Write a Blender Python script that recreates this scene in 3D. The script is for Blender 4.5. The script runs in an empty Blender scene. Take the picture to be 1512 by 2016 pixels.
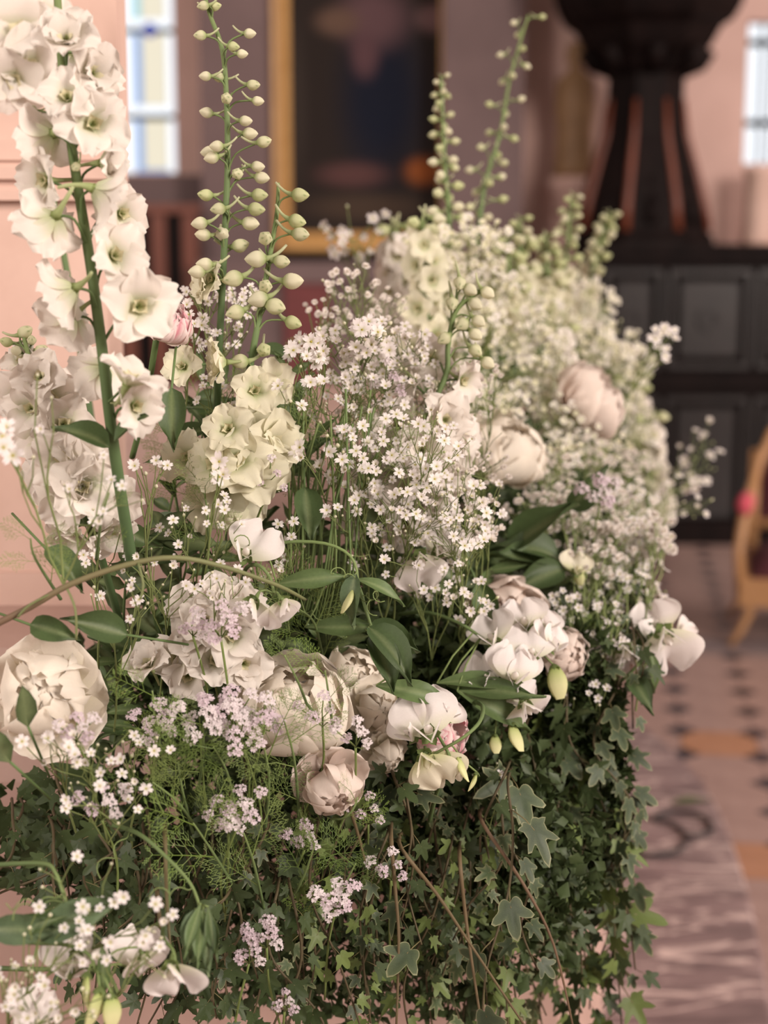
import bpy, math, random
from mathutils import Vector, Matrix, Quaternion
random.seed(7)
R = random.Random(11)
TAU = math.tau
# ------------------------------------------------------------------ camera, world, lights
F = 3024.0                      # focal length in pixels of the 1512x2016 frame
TH = math.radians(9.9)          # downward pitch
CAM = Vector((0, 0, 1.70))
FWD = Vector((0, math.cos(TH), -math.sin(TH)))
UP = Vector((0, math.sin(TH), math.cos(TH)))
RT = Vector((1, 0, 0))
sc = bpy.context.scene
COL = sc.collection
cd = bpy.data.cameras.new('camera')
cam = bpy.data.objects.new('camera', cd)
COL.objects.link(cam)
cam.location = CAM
cam.rotation_euler = (math.pi / 2 - TH, 0, 0)
cd.sensor_fit = 'HORIZONTAL'
cd.sensor_width = 24.0
cd.lens = 48.0
cd.clip_start = 0.05
cd.dof.use_dof = True
cd.dof.focus_distance = 1.36
cd.dof.aperture_fstop = 3.1
sc.camera = cam
wd = bpy.data.worlds.new('world'); sc.world = wd; wd.use_nodes = True
wd.node_tree.nodes['Background'].inputs[0].default_value = (1.0, 0.80, 0.70, 1)
wd.node_tree.nodes['Background'].inputs[1].default_value = 0.30
sc.view_settings.view_transform = 'Standard'
sc.view_settings.look = 'None'
sc.view_settings.exposure = 0.5
sc.view_settings.gamma = 1.0
sc.view_settings.use_curve_mapping = False

def area_light(name, loc, target, size, power, col):
    l = bpy.data.lights.new(name, 'AREA'); l.shape = 'RECTANGLE'
    l.size, l.size_y = size; l.energy = power; l.color = col
    o = bpy.data.objects.new(name, l); COL.objects.link(o)
    o.location = loc
    o.rotation_euler = (Vector(target) - Vector(loc)).to_track_quat('-Z', 'Y').to_euler()
    return o
# added daylight from assumed, unseen windows in the side walls, at a wall's distance
area_light('assumed_window_right_offscreen', (6.5, -3.5, 4.8), (0.1, 2.2, 1.2), (2.2, 4.0), 780, (1.0, 0.88, 0.80))  # assumed source, added as the main light on the flowers
area_light('assumed_window_left_offscreen', (-6.0, -3.5, 4.8), (-0.3, 2.0, 1.3), (2.2, 4.0), 420, (1.0, 0.88, 0.80))  # assumed window in place of a pillar spot, added to brighten the pillar
area_light('assumed_window_aisle_right_offscreen', (7.5, 4.5, 4.8), (0.9, 8.5, 1.5), (2.2, 4.0), 230, (1.0, 0.86, 0.79))  # assumed source out of view, added to light the far end

# ------------------------------------------------------------------ helpers
def P0(px, py, z):
    return CAM + z * (FWD + RT * ((px - 756) / F) - UP * ((py - 1008) / F))
def in_plinth(p):
    return p.z < 1.292 and 1.555 < p.y < 4.6 and p.x < .315 + (p.y - 1.6) * .152
def out_plinth(p):
    p = p.copy()
    for k_ in range(90):
        if not in_plinth(p): break
        p += (CAM - p).normalized() * .01
    return p
HEADS = []                      # (centre, radius) of solid flower heads
def clear(p):
    for (c_, r_) in HEADS:
        d_ = p - c_
        if d_.length_squared < r_ * r_:
            d_ = d_.normalized() if d_.length > 1e-6 else -FWD
            p = c_ + d_ * (r_ * 1.06)
    return out_plinth(p)
def in_head(p):
    return any((p - c_).length_squared < r_ * r_ for (c_, r_) in HEADS)
def P(px, py, z):
    # a point of the arrangement: anything that would fall inside the plinth is drawn to its face
    p = P0(px, py, z)
    while z > 1.0 and in_plinth(p):
        z -= .01; p = P0(px, py, z)
    return p
def PY(px, py, Y):
    d = FWD + RT * ((px - 756) / F) - UP * ((py - 1008) / F)
    return CAM + d * (Y / d.y)
def PZ(px, py, Z):
    d = FWD + RT * ((px - 756) / F) - UP * ((py - 1008) / F)
    return CAM + d * ((Z - CAM.z) / d.z)
def camdir(a, b, c):           # right, up, towards the camera
    return (RT * a + UP * b - FWD * c).normalized()
def lerp(a, b, t): return a + (b - a) * t
def lerp3(a, b, t): return tuple(a[i] + (b[i] - a[i]) * t for i in range(3))
def clamp(x, a=0.0, b=1.0): return max(a, min(b, x))
def unit():
    while True:
        v = Vector((R.uniform(-1, 1), R.uniform(-1, 1), R.uniform(-1, 1)))
        if 0.01 < v.length < 1: return v.normalized()
def ball():
    while True:
        v = Vector((R.uniform(-1, 1), R.uniform(-1, 1), R.uniform(-1, 1)))
        if v.length < 1: return v
def face_matrix(loc, d, scale=1.0, roll=None, upv=None):
    d = d.normalized()
    if upv is None:
        q = d.to_track_quat('Z', 'Y')
        r = R.uniform(0, TAU) if roll is None else roll
        q = q @ Quaternion((0, 0, 1), r)
        m = q.to_matrix().to_4x4()
    else:
        y = (upv - d * upv.dot(d)).normalized(); x = y.cross(d)
        m = Matrix((x, y, d)).transposed().to_4x4()
        if roll: m = m @ Matrix.Rotation(roll, 4, 'Z')
    return Matrix.Translation(loc) @ m @ Matrix.Scale(scale, 4)

class MB:
    def __init__(s): s.v = []; s.f = []; s.c = []; s.m = []
    def vert(s, p, c): s.v.append((p[0], p[1], p[2])); s.c.append(c); return len(s.v) - 1
    def face(s, idx, mi=0): s.f.append(idx); s.m.append(mi)
    def grid(s, fn, nu, nv, mi=0, closed=False):
        b = len(s.v)
        cols = nv if closed else nv + 1
        for i in range(nu + 1):
            for j in range(cols):
                p, c = fn(i / nu, j / nv); s.v.append(tuple(p)); s.c.append(c)
        for i in range(nu):
            for j in range(nv):
                k = (j + 1) % cols
                s.face((b + i * cols + j, b + i * cols + k, b + (i + 1) * cols + k, b + (i + 1) * cols + j), mi)
    def tube(s, pts, rad, col, n=5, mi=0, cap=True):
        pts = [Vector(p) for p in pts]; b = len(s.v); L = len(pts)
        t0 = (pts[1] - pts[0])
        if t0.length < 1e-9: t0 = Vector((0, 0, 1))
        t0.normalize()
        ref = Vector((0, 0, 1)) if abs(t0.z) < .9 else Vector((1, 0, 0))
        x = t0.cross(ref).normalized()
        for i, p in enumerate(pts):
            t = pts[min(i + 1, L - 1)] - pts[max(i - 1, 0)]
            if t.length < 1e-9: t = t0
            t = t.normalized(); t0 = t
            x = x - t * x.dot(t)
            if x.length < 1e-6: x = t.orthogonal()
            x.normalize(); y = t.cross(x)
            r = rad[i] if isinstance(rad, (list, tuple)) else rad
            c = col(i / (L - 1)) if callable(col) else col
            for k in range(n):
                a = TAU * k / n
                q = p + x * (r * math.cos(a)) + y * (r * math.sin(a))
                s.v.append((q.x, q.y, q.z)); s.c.append(c)
        for i in range(L - 1):
            for k in range(n):
                k2 = (k + 1) % n
                s.face((b + i * n + k, b + i * n + k2, b + (i + 1) * n + k2, b + (i + 1) * n + k), mi)
        if cap:
            s.face(tuple(b + k for k in range(n))[::-1], mi)
            s.face(tuple(b + (L - 1) * n + k for k in range(n)), mi)
    def box(s, lo, hi, col=(1, 1, 1), mi=0, mat=None):
        b = len(s.v)
        for x in (lo[0], hi[0]):
            for y in (lo[1], hi[1]):
                for z in (lo[2], hi[2]):
                    p = Vector((x, y, z))
                    if mat is not None: p = mat @ p
                    s.v.append(tuple(p)); s.c.append(col)
        for f in ((0, 1, 3, 2), (4, 6, 7, 5), (0, 4, 5, 1), (2, 3, 7, 6), (0, 2, 6, 4), (1, 5, 7, 3)):
            s.face(tuple(b + k for k in f), mi)
    def prism(s, outline, z0, z1, col=(1, 1, 1), mi=0):
        b = len(s.v); n = len(outline)
        for z in (z0, z1):
            for p in outline: s.v.append((p[0], p[1], z)); s.c.append(col)
        for k in range(n):
            k2 = (k + 1) % n
            s.face((b + k, b + k2, b + n + k2, b + n + k), mi)
        s.face(tuple(b + k for k in range(n))[::-1], mi); s.face(tuple(b + n + k for k in range(n)), mi)
    def lathe(s, prof, n, col, mi=0, center=(0, 0), a0=0.0):
        def fn(u, v):
            i = u * (len(prof) - 1); r, z = prof[int(round(i))]
            a = a0 + v * TAU
            return (center[0] + r * math.cos(a), center[1] + r * math.sin(a), z), col
        s.grid(fn, len(prof) - 1, n, mi, closed=True)
    def add(s, other, mat):
        b = len(s.v)
        for p in other.v: s.v.append(tuple(mat @ Vector(p)))
        s.c += other.c
        for f in other.f: s.f.append(tuple(b + k for k in f))
        s.m += other.m
    def mesh(s, name, mats, smooth=True):
        me = bpy.data.meshes.new(name)
        me.from_pydata(s.v, [], s.f)
        if not isinstance(mats, (list, tuple)): mats = [mats]
        for m in mats: me.materials.append(m)
        if len(mats) > 1: me.polygons.foreach_set('material_index', s.m)
        a = me.color_attributes.new('Col', 'FLOAT_COLOR', 'POINT')
        flat = []
        for c in s.c: flat += [c[0], c[1], c[2], 1.0]
        a.data.foreach_set('color', flat)
        if smooth: me.polygons.foreach_set('use_smooth', [True] * len(me.polygons))
        me.update()
        return me

def ob(name, mesh, parent=None, mat=None):
    o = bpy.data.objects.new(name, mesh); COL.objects.link(o)
    if parent is not None: o.parent = parent
    if mat is not None: o.matrix_basis = mat
    return o
def tag(o, label, cat, group=None, kind=None):
    o['label'] = label; o['category'] = cat
    if group: o['group'] = group
    if kind: o['kind'] = kind
    return o
def thing(name, label, cat, loc, group=None):
    o = ob(name, None, None, Matrix.Translation(loc)); o.empty_display_size = .01
    return tag(o, label, cat, group)
def struct(name, mesh, mat=None, label=None):
    o = ob(name, mesh, None, mat); o['kind'] = 'structure'
    if label: o['label'] = label
    return o

# ------------------------------------------------------------------ materials
def new_mat(name):
    m = bpy.data.materials.new(name); m.use_nodes = True
    nt = m.node_tree; nt.nodes.clear()
    out = nt.nodes.new('ShaderNodeOutputMaterial')
    return m, nt, out
def plant_mat(name, transl, rough, spec, noise_amt, nscale):
    m, nt, out = new_mat(name)
    at = nt.nodes.new('ShaderNodeAttribute'); at.attribute_name = 'Col'
    oi = nt.nodes.new('ShaderNodeObjectInfo')
    tc = nt.nodes.new('ShaderNodeTexCoord')
    nz = nt.nodes.new('ShaderNodeTexNoise'); nz.inputs['Scale'].default_value = nscale
    nt.links.new(tc.outputs['Object'], nz.inputs['Vector'])
    ad = nt.nodes.new('ShaderNodeMath'); ad.operation = 'ADD'
    nt.links.new(nz.outputs['Fac'], ad.inputs[0]); nt.links.new(oi.outputs['Random'], ad.inputs[1])
    mr = nt.nodes.new('ShaderNodeMapRange')
    mr.inputs['From Min'].default_value = 0.3; mr.inputs['From Max'].default_value = 1.6
    mr.inputs['To Min'].default_value = 1 - noise_amt; mr.inputs['To Max'].default_value = 1 + noise_amt
    nt.links.new(ad.outputs[0], mr.inputs['Value'])
    mx = nt.nodes.new('ShaderNodeVectorMath'); mx.operation = 'SCALE'
    nt.links.new(at.outputs['Color'], mx.inputs[0]); nt.links.new(mr.outputs[0], mx.inputs['Scale'])
    bs = nt.nodes.new('ShaderNodeBsdfPrincipled')
    bs.inputs['Roughness'].default_value = rough
    bs.inputs['Specular IOR Level'].default_value = spec
    nt.links.new(mx.outputs[0], bs.inputs['Base Color'])
    tr = nt.nodes.new('ShaderNodeBsdfTranslucent'); nt.links.new(mx.outputs[0], tr.inputs['Color'])
    ms = nt.nodes.new('ShaderNodeMixShader'); ms.inputs[0].default_value = transl
    nt.links.new(bs.outputs[0], ms.inputs[1]); nt.links.new(tr.outputs[0], ms.inputs[2])
    nt.links.new(ms.outputs[0], out.inputs[0])
    return m
PETAL = plant_mat('petal', 0.38, 0.65, 0.2, 0.06, 30)
LEAF = plant_mat('leaf', 0.22, 0.5, 0.3, 0.22, 25)
STEM = plant_mat('stem', 0.0, 0.6, 0.25, 0.12, 40)

def stone_mat(name, c1, c2, scale=4.0, rough=0.75, bump=0.15, vein=None, stretch=None, spec=.5):
    m, nt, out = new_mat(name)
    tc = nt.nodes.new('ShaderNodeTexCoord')
    mp = nt.nodes.new('ShaderNodeMapping'); nt.links.new(tc.outputs['Object'], mp.inputs[0])
    if stretch: mp.inputs['Scale'].default_value = stretch[0]; mp.inputs['Rotation'].default_value = stretch[1]
    nz = nt.nodes.new('ShaderNodeTexNoise'); nz.inputs['Scale'].default_value = scale
    nz.inputs['Detail'].default_value = 6; nz.inputs['Roughness'].default_value = .6
    nt.links.new(mp.outputs[0], nz.inputs['Vector'])
    cr = nt.nodes.new('ShaderNodeValToRGB')
    cr.color_ramp.elements[0].position = .3; cr.color_ramp.elements[0].color = (*c1, 1)
    cr.color_ramp.elements[1].position = .7; cr.color_ramp.elements[1].color = (*c2, 1)
    nt.links.new(nz.outputs['Fac'], cr.inputs[0])
    colout = cr.outputs[0]
    if vein:
        wv = nt.nodes.new('ShaderNodeTexNoise'); wv.inputs['Scale'].default_value = scale * .55
        wv.inputs['Detail'].default_value = 5; wv.inputs['Distortion'].default_value = 1.2
        nt.links.new(mp.outputs[0], wv.inputs['Vector'])
        vr = nt.nodes.new('ShaderNodeValToRGB'); e = vr.color_ramp.elements
        e[0].position = .47; e[0].color = (0, 0, 0, 1); e[1].position = .5; e[1].color = (1, 1, 1, 1)
        e2 = vr.color_ramp.elements.new(.53); e2.color = (0, 0, 0, 1)
        nt.links.new(wv.outputs['Fac'], vr.inputs[0])
        mx = nt.nodes.new('ShaderNodeMix'); mx.data_type = 'RGBA'
        nt.links.new(vr.outputs[0], mx.inputs[0]); nt.links.new(colout, mx.inputs[6])
        mx.inputs[7].default_value = (*vein, 1); colout = mx.outputs[2]
    bs = nt.nodes.new('ShaderNodeBsdfPrincipled'); bs.inputs['Roughness'].default_value = rough; bs.inputs['Specular IOR Level'].default_value = spec
    nt.links.new(colout, bs.inputs['Base Color'])
    if bump:
        bp = nt.nodes.new('ShaderNodeBump'); bp.inputs['Strength'].default_value = bump
        bp.inputs['Distance'].default_value = .01
        nt.links.new(nz.outputs['Fac'], bp.inputs['Height']); nt.links.new(bp.outputs[0], bs.inputs['Normal'])
    nt.links.new(bs.outputs[0], out.inputs[0])
    return m
PINK = stone_mat('pink_stone', (.50, .33, .27), (.62, .43, .36), 5)
MAUVE = stone_mat('mauve_stone', (.118, .076, .075), (.152, .099, .097), 3, bump=.05)
WALLP = stone_mat('wall_stone', (.54, .35, .30), (.64, .425, .37), 2, bump=.05)
PLINTH = stone_mat('plinth_stone', (.36, .23, .19), (.46, .31, .265), 6, rough=.6)
MARBLE = stone_mat('step_marble', (.10, .068, .070), (.27, .19, .188), 5, rough=.34, bump=.03, vein=(.66, .52, .48),
                   stretch=((1.0, 3.2, 1.0), (0, 0, .35)))
OCT = stone_mat('octagon_stone', (.265, .172, .150), (.355, .237, .207), 9, rough=.38, bump=.02)
OCT2 = stone_mat('orange_stone', (.32, .155, .085), (.40, .20, .115), 9, rough=.4, bump=.02)
DOT = stone_mat('black_stone', (.018, .016, .022), (.035, .03, .04), 9, rough=.3, bump=.02)
GROUT = stone_mat('grout', (.22, .15, .13), (.28, .19, .16), 9, bump=.02)
BAND = stone_mat('grey_stone', (.15, .11, .11), (.21, .16, .155), 9, rough=.4, bump=.02)
DWOOD = stone_mat('dark_wood', (.0035, .002, .002), (.010, .0055, .005), 9, rough=.6, bump=.1, stretch=((1, 1, .2), (0, 0, 0)), spec=.08)
PANELW = stone_mat('polished_dark_wood', (.0035, .002, .002), (.010, .0055, .005), 9, rough=.34, bump=.1)
RWOOD = stone_mat('red_wood', (.10, .022, .010), (.16, .04, .018), 9, rough=.45, bump=.1, stretch=((1, 1, .2), (0, 0, 0)))
GILT = stone_mat('gilt', (.50, .27, .09), (.62, .36, .14), 12, rough=.4, bump=.05)
CHAIRW = stone_mat('gilt_wood', (.32, .165, .07), (.42, .225, .10), 12, rough=.45, bump=.05)
VELVET = stone_mat('velvet', (.045, .006, .010), (.075, .010, .016), 30, rough=.9, bump=.05)
PINKV = stone_mat('arm_velvet', (.45, .06, .09), (.55, .09, .12), 30, rough=.9, bump=.05)
REDP = stone_mat('dark_red', (.11, .022, .022), (.15, .03, .03), 8, rough=.7, bump=.02)
BLACK = stone_mat('black_cable', (.012, .012, .012), (.02, .02, .02), 8, rough=.5, bump=0)
BROWN = stone_mat('ochre_wood', (.20, .11, .05), (.34, .20, .10), 8, rough=.6)
def emit_mat(name, col, st):
    m, nt, out = new_mat(name)
    e = nt.nodes.new('ShaderNodeEmission'); e.inputs[0].default_value = (*col, 1); e.inputs[1].default_value = st
    nt.links.new(e.outputs[0], out.inputs[0]); return m
GW = emit_mat('glass_white', (.92, .95, 1.0), .88)
GB = emit_mat('glass_blue', (.34, .52, .88), .66)
GC = emit_mat('glass_cream', (.92, .84, .66), .70)
GD = emit_mat('glass_deep_blue', (.03, .05, .35), .7)
GT = emit_mat('glass_turquoise', (.45, .80, .88), .68)
def painting_mat():
    m, nt, out = new_mat('painting_canvas')
    tc = nt.nodes.new('ShaderNodeTexCoord')
    sx = nt.nodes.new('ShaderNodeSeparateXYZ'); nt.links.new(tc.outputs['Object'], sx.inputs[0])
    base = nt.nodes.new('ShaderNodeRGB'); base.outputs[0].default_value = (.022, .016, .014, 1)
    cur = base.outputs[0]
    # soft blotches: (x, z, rx, rz, colour) in metres on the canvas
    for (x, z, rx, rz, c) in ((.10, .95, .30, .60, (.008, .010, .020)), (.05, 1.42, .26, .22, (.10, .055, .060)), (-.17, 1.40, .16, .10, (.11, .066, .048)), (.0, 1.20, .10, .16, (.09, .046, .052)),
                              (.42, 1.42, .12, .10, (.14, .08, .08)),
                              (-.08, .48, .26, .09, (.085, .040, .038)), (.36, .50, .13, .10, (.24, .070, .02)),
                              (.0, .28, .45, .10, (.055, .036, .026)), (-.25, .10, .25, .07, (.03, .025, .02)),
                              (.2, .12, .2, .05, (.05, .03, .026)), (-.45, .9, .1, .6, (.035, .027, .023))):
        a = nt.nodes.new('ShaderNodeMath'); a.operation = 'SUBTRACT'; nt.links.new(sx.outputs['X'], a.inputs[0]); a.inputs[1].default_value = x
        a2 = nt.nodes.new('ShaderNodeMath'); a2.operation = 'DIVIDE'; nt.links.new(a.outputs[0], a2.inputs[0]); a2.inputs[1].default_value = rx
        b = nt.nodes.new('ShaderNodeMath'); b.operation = 'SUBTRACT'; nt.links.new(sx.outputs['Z'], b.inputs[0]); b.inputs[1].default_value = z
        b2 = nt.nodes.new('ShaderNodeMath'); b2.operation = 'DIVIDE'; nt.links.new(b.outputs[0], b2.inputs[0]); b2.inputs[1].default_value = rz
        cb = nt.nodes.new('ShaderNodeCombineXYZ'); nt.links.new(a2.outputs[0], cb.inputs[0]); nt.links.new(b2.outputs[0], cb.inputs[1])
        ln = nt.nodes.new('ShaderNodeVectorMath'); ln.operation = 'LENGTH'; nt.links.new(cb.outputs[0], ln.inputs[0])
        mr = nt.nodes.new('ShaderNodeMapRange'); mr.interpolation_type = 'SMOOTHSTEP'
        mr.inputs['From Min'].default_value = .3; mr.inputs['From Max'].default_value = 1.25
        mr.inputs['To Min'].default_value = 1; mr.inputs['To Max'].default_value = 0
        nt.links.new(ln.outputs['Value'], mr.inputs['Value'])
        mx = nt.nodes.new('ShaderNodeMix'); mx.data_type = 'RGBA'
        nt.links.new(mr.outputs[0], mx.inputs[0]); nt.links.new(cur, mx.inputs[6]); mx.inputs[7].default_value = (*c, 1)
        cur = mx.outputs[2]
    bs = nt.nodes.new('ShaderNodeBsdfPrincipled'); bs.inputs['Roughness'].default_value = .85; bs.inputs['Specular IOR Level'].default_value = .15
    nt.links.new(cur, bs.inputs['Base Color']); nt.links.new(bs.outputs[0], out.inputs[0]); return m
CANVAS = painting_mat()

# ------------------------------------------------------------------ the church: floor
GRID = math.radians(8.5)                     # the church axis turns right of the view
GX = Vector((math.cos(GRID), -math.sin(GRID), 0)); GY = Vector((math.sin(GRID), math.cos(GRID), 0))
S = 0.258
m = MB(); m.box((-7, -3, -.2), (9, 14, -.004)); floor = struct('floor', m.mesh('floor', GROUT, False))
org = PZ(1333, 1395, 0)                      # a black dot of the pattern
h = S / 2 - .002; c = S * .235
om = MB(); om.prism([(h, -h + c), (h, h - c), (h - c, h), (-h + c, h), (-h, h - c), (-h, -h + c), (-h + c, -h), (h - c, -h)], -.02, 0)
octm = om.mesh('octagon_tile', OCT, False); octm2 = octm.copy(); octm2.materials[0] = OCT2
k = c - .003
dm = MB(); dm.prism([(k, 0), (0, k), (-k, 0), (0, -k)], -.02, 0); dotm = dm.mesh('dot_tile', DOT, False)
rot = Matrix.Rotation(-GRID, 4, 'Z')
band_c = PZ(1480, 1273, 0); band_v = band_c.dot(GY)
for i in range(-3, 7):
    for j in range(-10, 16):
        p = org + GX * (S * i) + GY * (S * j)
        if abs(p.dot(GY) - band_v) > .10:
            if p.y < 8.9 and p.y > 2.6: ob('dot_tile', dotm, floor, Matrix.Translation(p) @ rot)
        q = p + (GX + GY) * (S / 2)
        if abs(q.dot(GY) - band_v) > S * .72 and 2.6 < q.y < 8.9:
            ob('octagon_tile', octm2 if (i, j) in ((0, -2), (0, -6), (1, -7), (2, -1)) else octm, floor, Matrix.Translation(q) @ rot)
bm_ = MB(); bm_.box((-1.0, -.13, -.02), (2.4, .13, .0008))
ob('border_strip', bm_.mesh('border_strip', BAND, False), floor, Matrix.Translation(band_c) @ rot)

# ------------------------------------------------------------------ back wall, pilasters, windows
YB = 10.0
def XB(px, Y=YB, py=300): return PY(px, py, Y).x
def ZB(py, Y=YB): return PY(756, py, Y).z
m = MB()
wl, wr = XB(150), XB(346); wz = ZB(340); ztop = 6.5
m.box((-6, YB, 0), (wl, YB + .5, ztop)); m.box((wl, YB, 0), (wr, YB + .5, wz)); m.box((wl, YB, 4.6), (wr, YB + .5, ztop))
w2l, w2r, w2z0, w2z1 = XB(1464), XB(1600), ZB(322), ZB(40)
m.box((wr, YB, 0), (w2l, YB + .5, ztop)); m.box((w2l, YB, 0), (w2r, YB + .5, w2z0)); m.box((w2l, YB, w2z1), (w2r, YB + .5, ztop))
m.box((w2r, YB, 0), (8, YB + .5, ztop))
struct('wall_back', m.mesh('wall_back', WALLP, False))
# stained-glass window 1
w = struct('window_1', None, Matrix.Translation((0, YB + .3, 0)))
def pane(par, x0, x1, z0, z1, mat, name='pane'):
    q = MB(); q.box((x0, -.008, z0), (x1, .008, z1)); return ob(name, q.mesh(name, mat, False), par)
def bar(par, x0, x1, z0, z1):
    q = MB(); q.box((x0, -.02, z0), (x1, .02, z1)); return ob('glazing_bar', q.mesh('glazing_bar', DWOOD, False), par)
Y1 = YB + .3
xs = [XB(p, Y1) for p in (150, 225, 268, 284, 331, 349)]
rows = [(ZB(346, Y1), ZB(236, Y1)), (ZB(226, Y1), ZB(66, Y1)), (ZB(56, Y1), ZB(-110, Y1)), (ZB(-120, Y1), 4.55)]
for (z0, z1) in rows:
    zz = (z1 - z0)
    for a in range(5):
        mt = (GW, GW, GB, GC, GW)[a]
        if a == 2 and z0 > ZB(60, Y1): mt = GT
        pane(w, xs[a] + .003, xs[a + 1] - .003, z0 + (.12 * zz if a in (2, 3) else 0), z1, mt)
    pane(w, xs[2] + .003, xs[4] - .003, z0, z0 + .12 * zz - .004, GB if zz < .4 else GW)
xd = XB(302, Y1)
for (z0, z1) in rows:
    bar(w, wl, wr + .05, z0 - .035, z0)
q = MB(); q.tube([(xd, -.03, ZB(60, Y1)), (xd, .0, ZB(60, Y1))], .045, (1, 1, 1), 10); ob('boss_pane', q.mesh('boss_pane', GD), w)
# right window 2
w2 = struct('window_2', None, Matrix.Translation((0, YB + .2, 0)))
Y2 = YB + .2
for a, (pa, pb) in enumerate(((1466, 1488), (1494, 1512), (1516, 1545), (1550, 1600))):
    zz = [322, 250, 236, 90, 80, 40]
    for b in range(0, 6, 2): pane(w2, XB(pa, Y2), XB(pb, Y2), ZB(zz[b], Y2), ZB(zz[b + 1], Y2), GW)
for pa in (1491, 1514, 1547): bar(w2, XB(pa - 3, Y2), XB(pa + 3, Y2), w2z0, w2z1)
for z in (243, 85): bar(w2, w2l, w2r, ZB(z + 7, Y2), ZB(z - 7, Y2))
# pilasters
def pilaster(n, x0, x1, y0, y1, mat, base=True):
    q = MB(); q.box((x0, y0, 0), (x1, y1, ztop))
    q.box((x0 - .05, y0 - .05, 0), (x1 + .05, y1, .35)); q.box((x0 - .03, y0 - .03, .35), (x1 + .03, y1, .42))
    return struct('trim_%d' % n, q.mesh('trim', mat, False))
pilaster(1, XB(396, 9.5), XB(528, 9.5), 9.5, YB + .02, MAUVE)
pilaster(2, XB(872, 9.55), XB(1030, 9.55), 9.55, YB + .02, MAUVE)
q = MB(); q.box((wl - .3, YB - .16, wz - .30), (XB(400), YB + .3, wz - .02)); struct('trim_3', q.mesh('trim', MAUVE, False))
# pale jamb column by the right window
q = MB(); x0, x1 = XB(1473, 9.6), XB(1530, 9.6)
q.lathe([(.0, ZB(485, 9.6)), (.10, ZB(485, 9.6)), (.105, ZB(470, 9.6)), (.09, ZB(455, 9.6)), (.085, ZB(350, 9.6)), (.10, ZB(338, 9.6)), (.10, ZB(330, 9.6)), (.0, ZB(328, 9.6))], 20, (1, 1, 1), 0, ((x0 + .1), 9.7))
q.box((x0 - .02, 9.58, 0), (x0 + .24, YB - .03, ZB(484, 9.6)))
tag(ob('stone_bollard', q.mesh('stone_bollard', PINK)), 'pale pink short stone column on a block under the right window', 'column')

# painting with gilt frame
pl, pr = XB(533, 9.8), XB(905, 9.8); pb, pt = ZB(497, 9.8), 4.3
pc = (pl + pr) / 2
t = thing('framed_painting', 'large dark oil painting in a gilt frame between two mauve pilasters', 'painting', (pc, 9.8, pb))
W2 = (pr - pl) / 2; fw = .125
q = MB(); q.box((-W2 + fw * .6, .03, fw * .6), (W2 - fw * .6, .06, pt - pb - fw * .6)); ob('canvas', q.mesh('canvas', CANVAS, False), t)
def frame_bar(pts_a, pts_b, axis):
    q = MB()
    prof = [(0, .06), (0, -.02), (.02, -.05), (.05, -.035), (.08, -.05), (.105, -.02), (.125, .0), (.125, .05)]
    for i in range(len(prof) - 1):
        (o0, d0), (o1, d1) = prof[i], prof[i + 1]
        if axis == 'v':
            s = pts_b
            a = [(pts_a + s * o0, d0, o0), (pts_a + s * o1, d1, o1), (pts_a + s * o1, d1, (pt - pb) - o1), (pts_a + s * o0, d0, (pt - pb) - o0)]
        else:
            s = pts_b
            a = [(-W2 + o0, d0, pts_a + s * o0), (-W2 + o1, d1, pts_a + s * o1), (W2 - o1, d1, pts_a + s * o1), (W2 - o0, d0, pts_a + s * o0)]
        b = [q.vert(p, (1, 1, 1)) for p in a]; q.face(tuple(b))
    return ob('frame_rail', q.mesh('frame_rail', GILT, False), t)
frame_bar(-W2, 1, 'v'); frame_bar(W2, -1, 'v'); frame_bar(0, 1, 'h'); frame_bar(pt - pb, -1, 'h')

# side altar below the painting
ya = 9.1
t = thing('side_altar', 'grey pink stone side altar with dark red frontal below the painting', 'altar', (XB(640, ya), ya, 0))
ox = t.location.x
ztab = ZB(516, ya)
q = MB(); q.box((XB(400, ya) - ox, .05, 0), (XB(860, ya) - ox, .75, ztab - .12)); ob('altar_body', q.mesh('altar_body', MAUVE, False), t)
q = MB(); q.box((XB(385, ya) - ox, -.02, ztab - .12), (XB(868, ya) - ox, .78, ztab)); ob('altar_slab', q.mesh('altar_slab', MAUVE, False), t)
q = MB(); q.box((XB(556, ya) - ox, .0, .15), (XB(648, ya) - ox, .06, ZB(558, ya))); ob('altar_frontal', q.mesh('altar_frontal', REDP, False), t)
# dark strip that paints in the shadow band under the frame
q = MB(); q.box((XB(530, 9.6) - ox, .45, ztab), (XB(870, 9.6) - ox, .75, ZB(498, 9.55))); ob('shadow_strip', q.mesh('shadow_strip', DWOOD, False), t)
# red-brown wainscot under the window
yb_ = 9.3
t = thing('wooden_bench', 'red brown wooden bench back below the stained glass window', 'bench', (XB(320, yb_), yb_, 0))
ox = t.location.x
for a in range(6):
    x0 = XB(200 + a * 31, yb_) - ox; x1 = XB(200 + a * 31 + 29.5, yb_) - ox
    q = MB(); q.box((x0, 0, .2), (x1, .05, ZB(420, yb_))); ob('bench_board', q.mesh('bench_board', RWOOD if a % 2 else DWOOD, False), t)
q = MB(); q.box((XB(195, yb_) - ox, -.03, ZB(420, yb_)), (XB(392, yb_) - ox, .08, ZB(402, yb_))); ob('bench_rail', q.mesh('bench_rail', RWOOD, False), t)
q = MB(); q.box((XB(195, yb_) - ox, -.4, .40), (XB(392, yb_) - ox, .04, .45)); ob('seat', q.mesh('seat', RWOOD, False), t)
for xx in (205, 375):
    q = MB(); q.box((XB(xx, yb_) - ox, -.36, 0), (XB(xx + 10, yb_) - ox, .04, .40)); ob('leg', q.mesh('leg', RWOOD, False), t)

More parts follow.
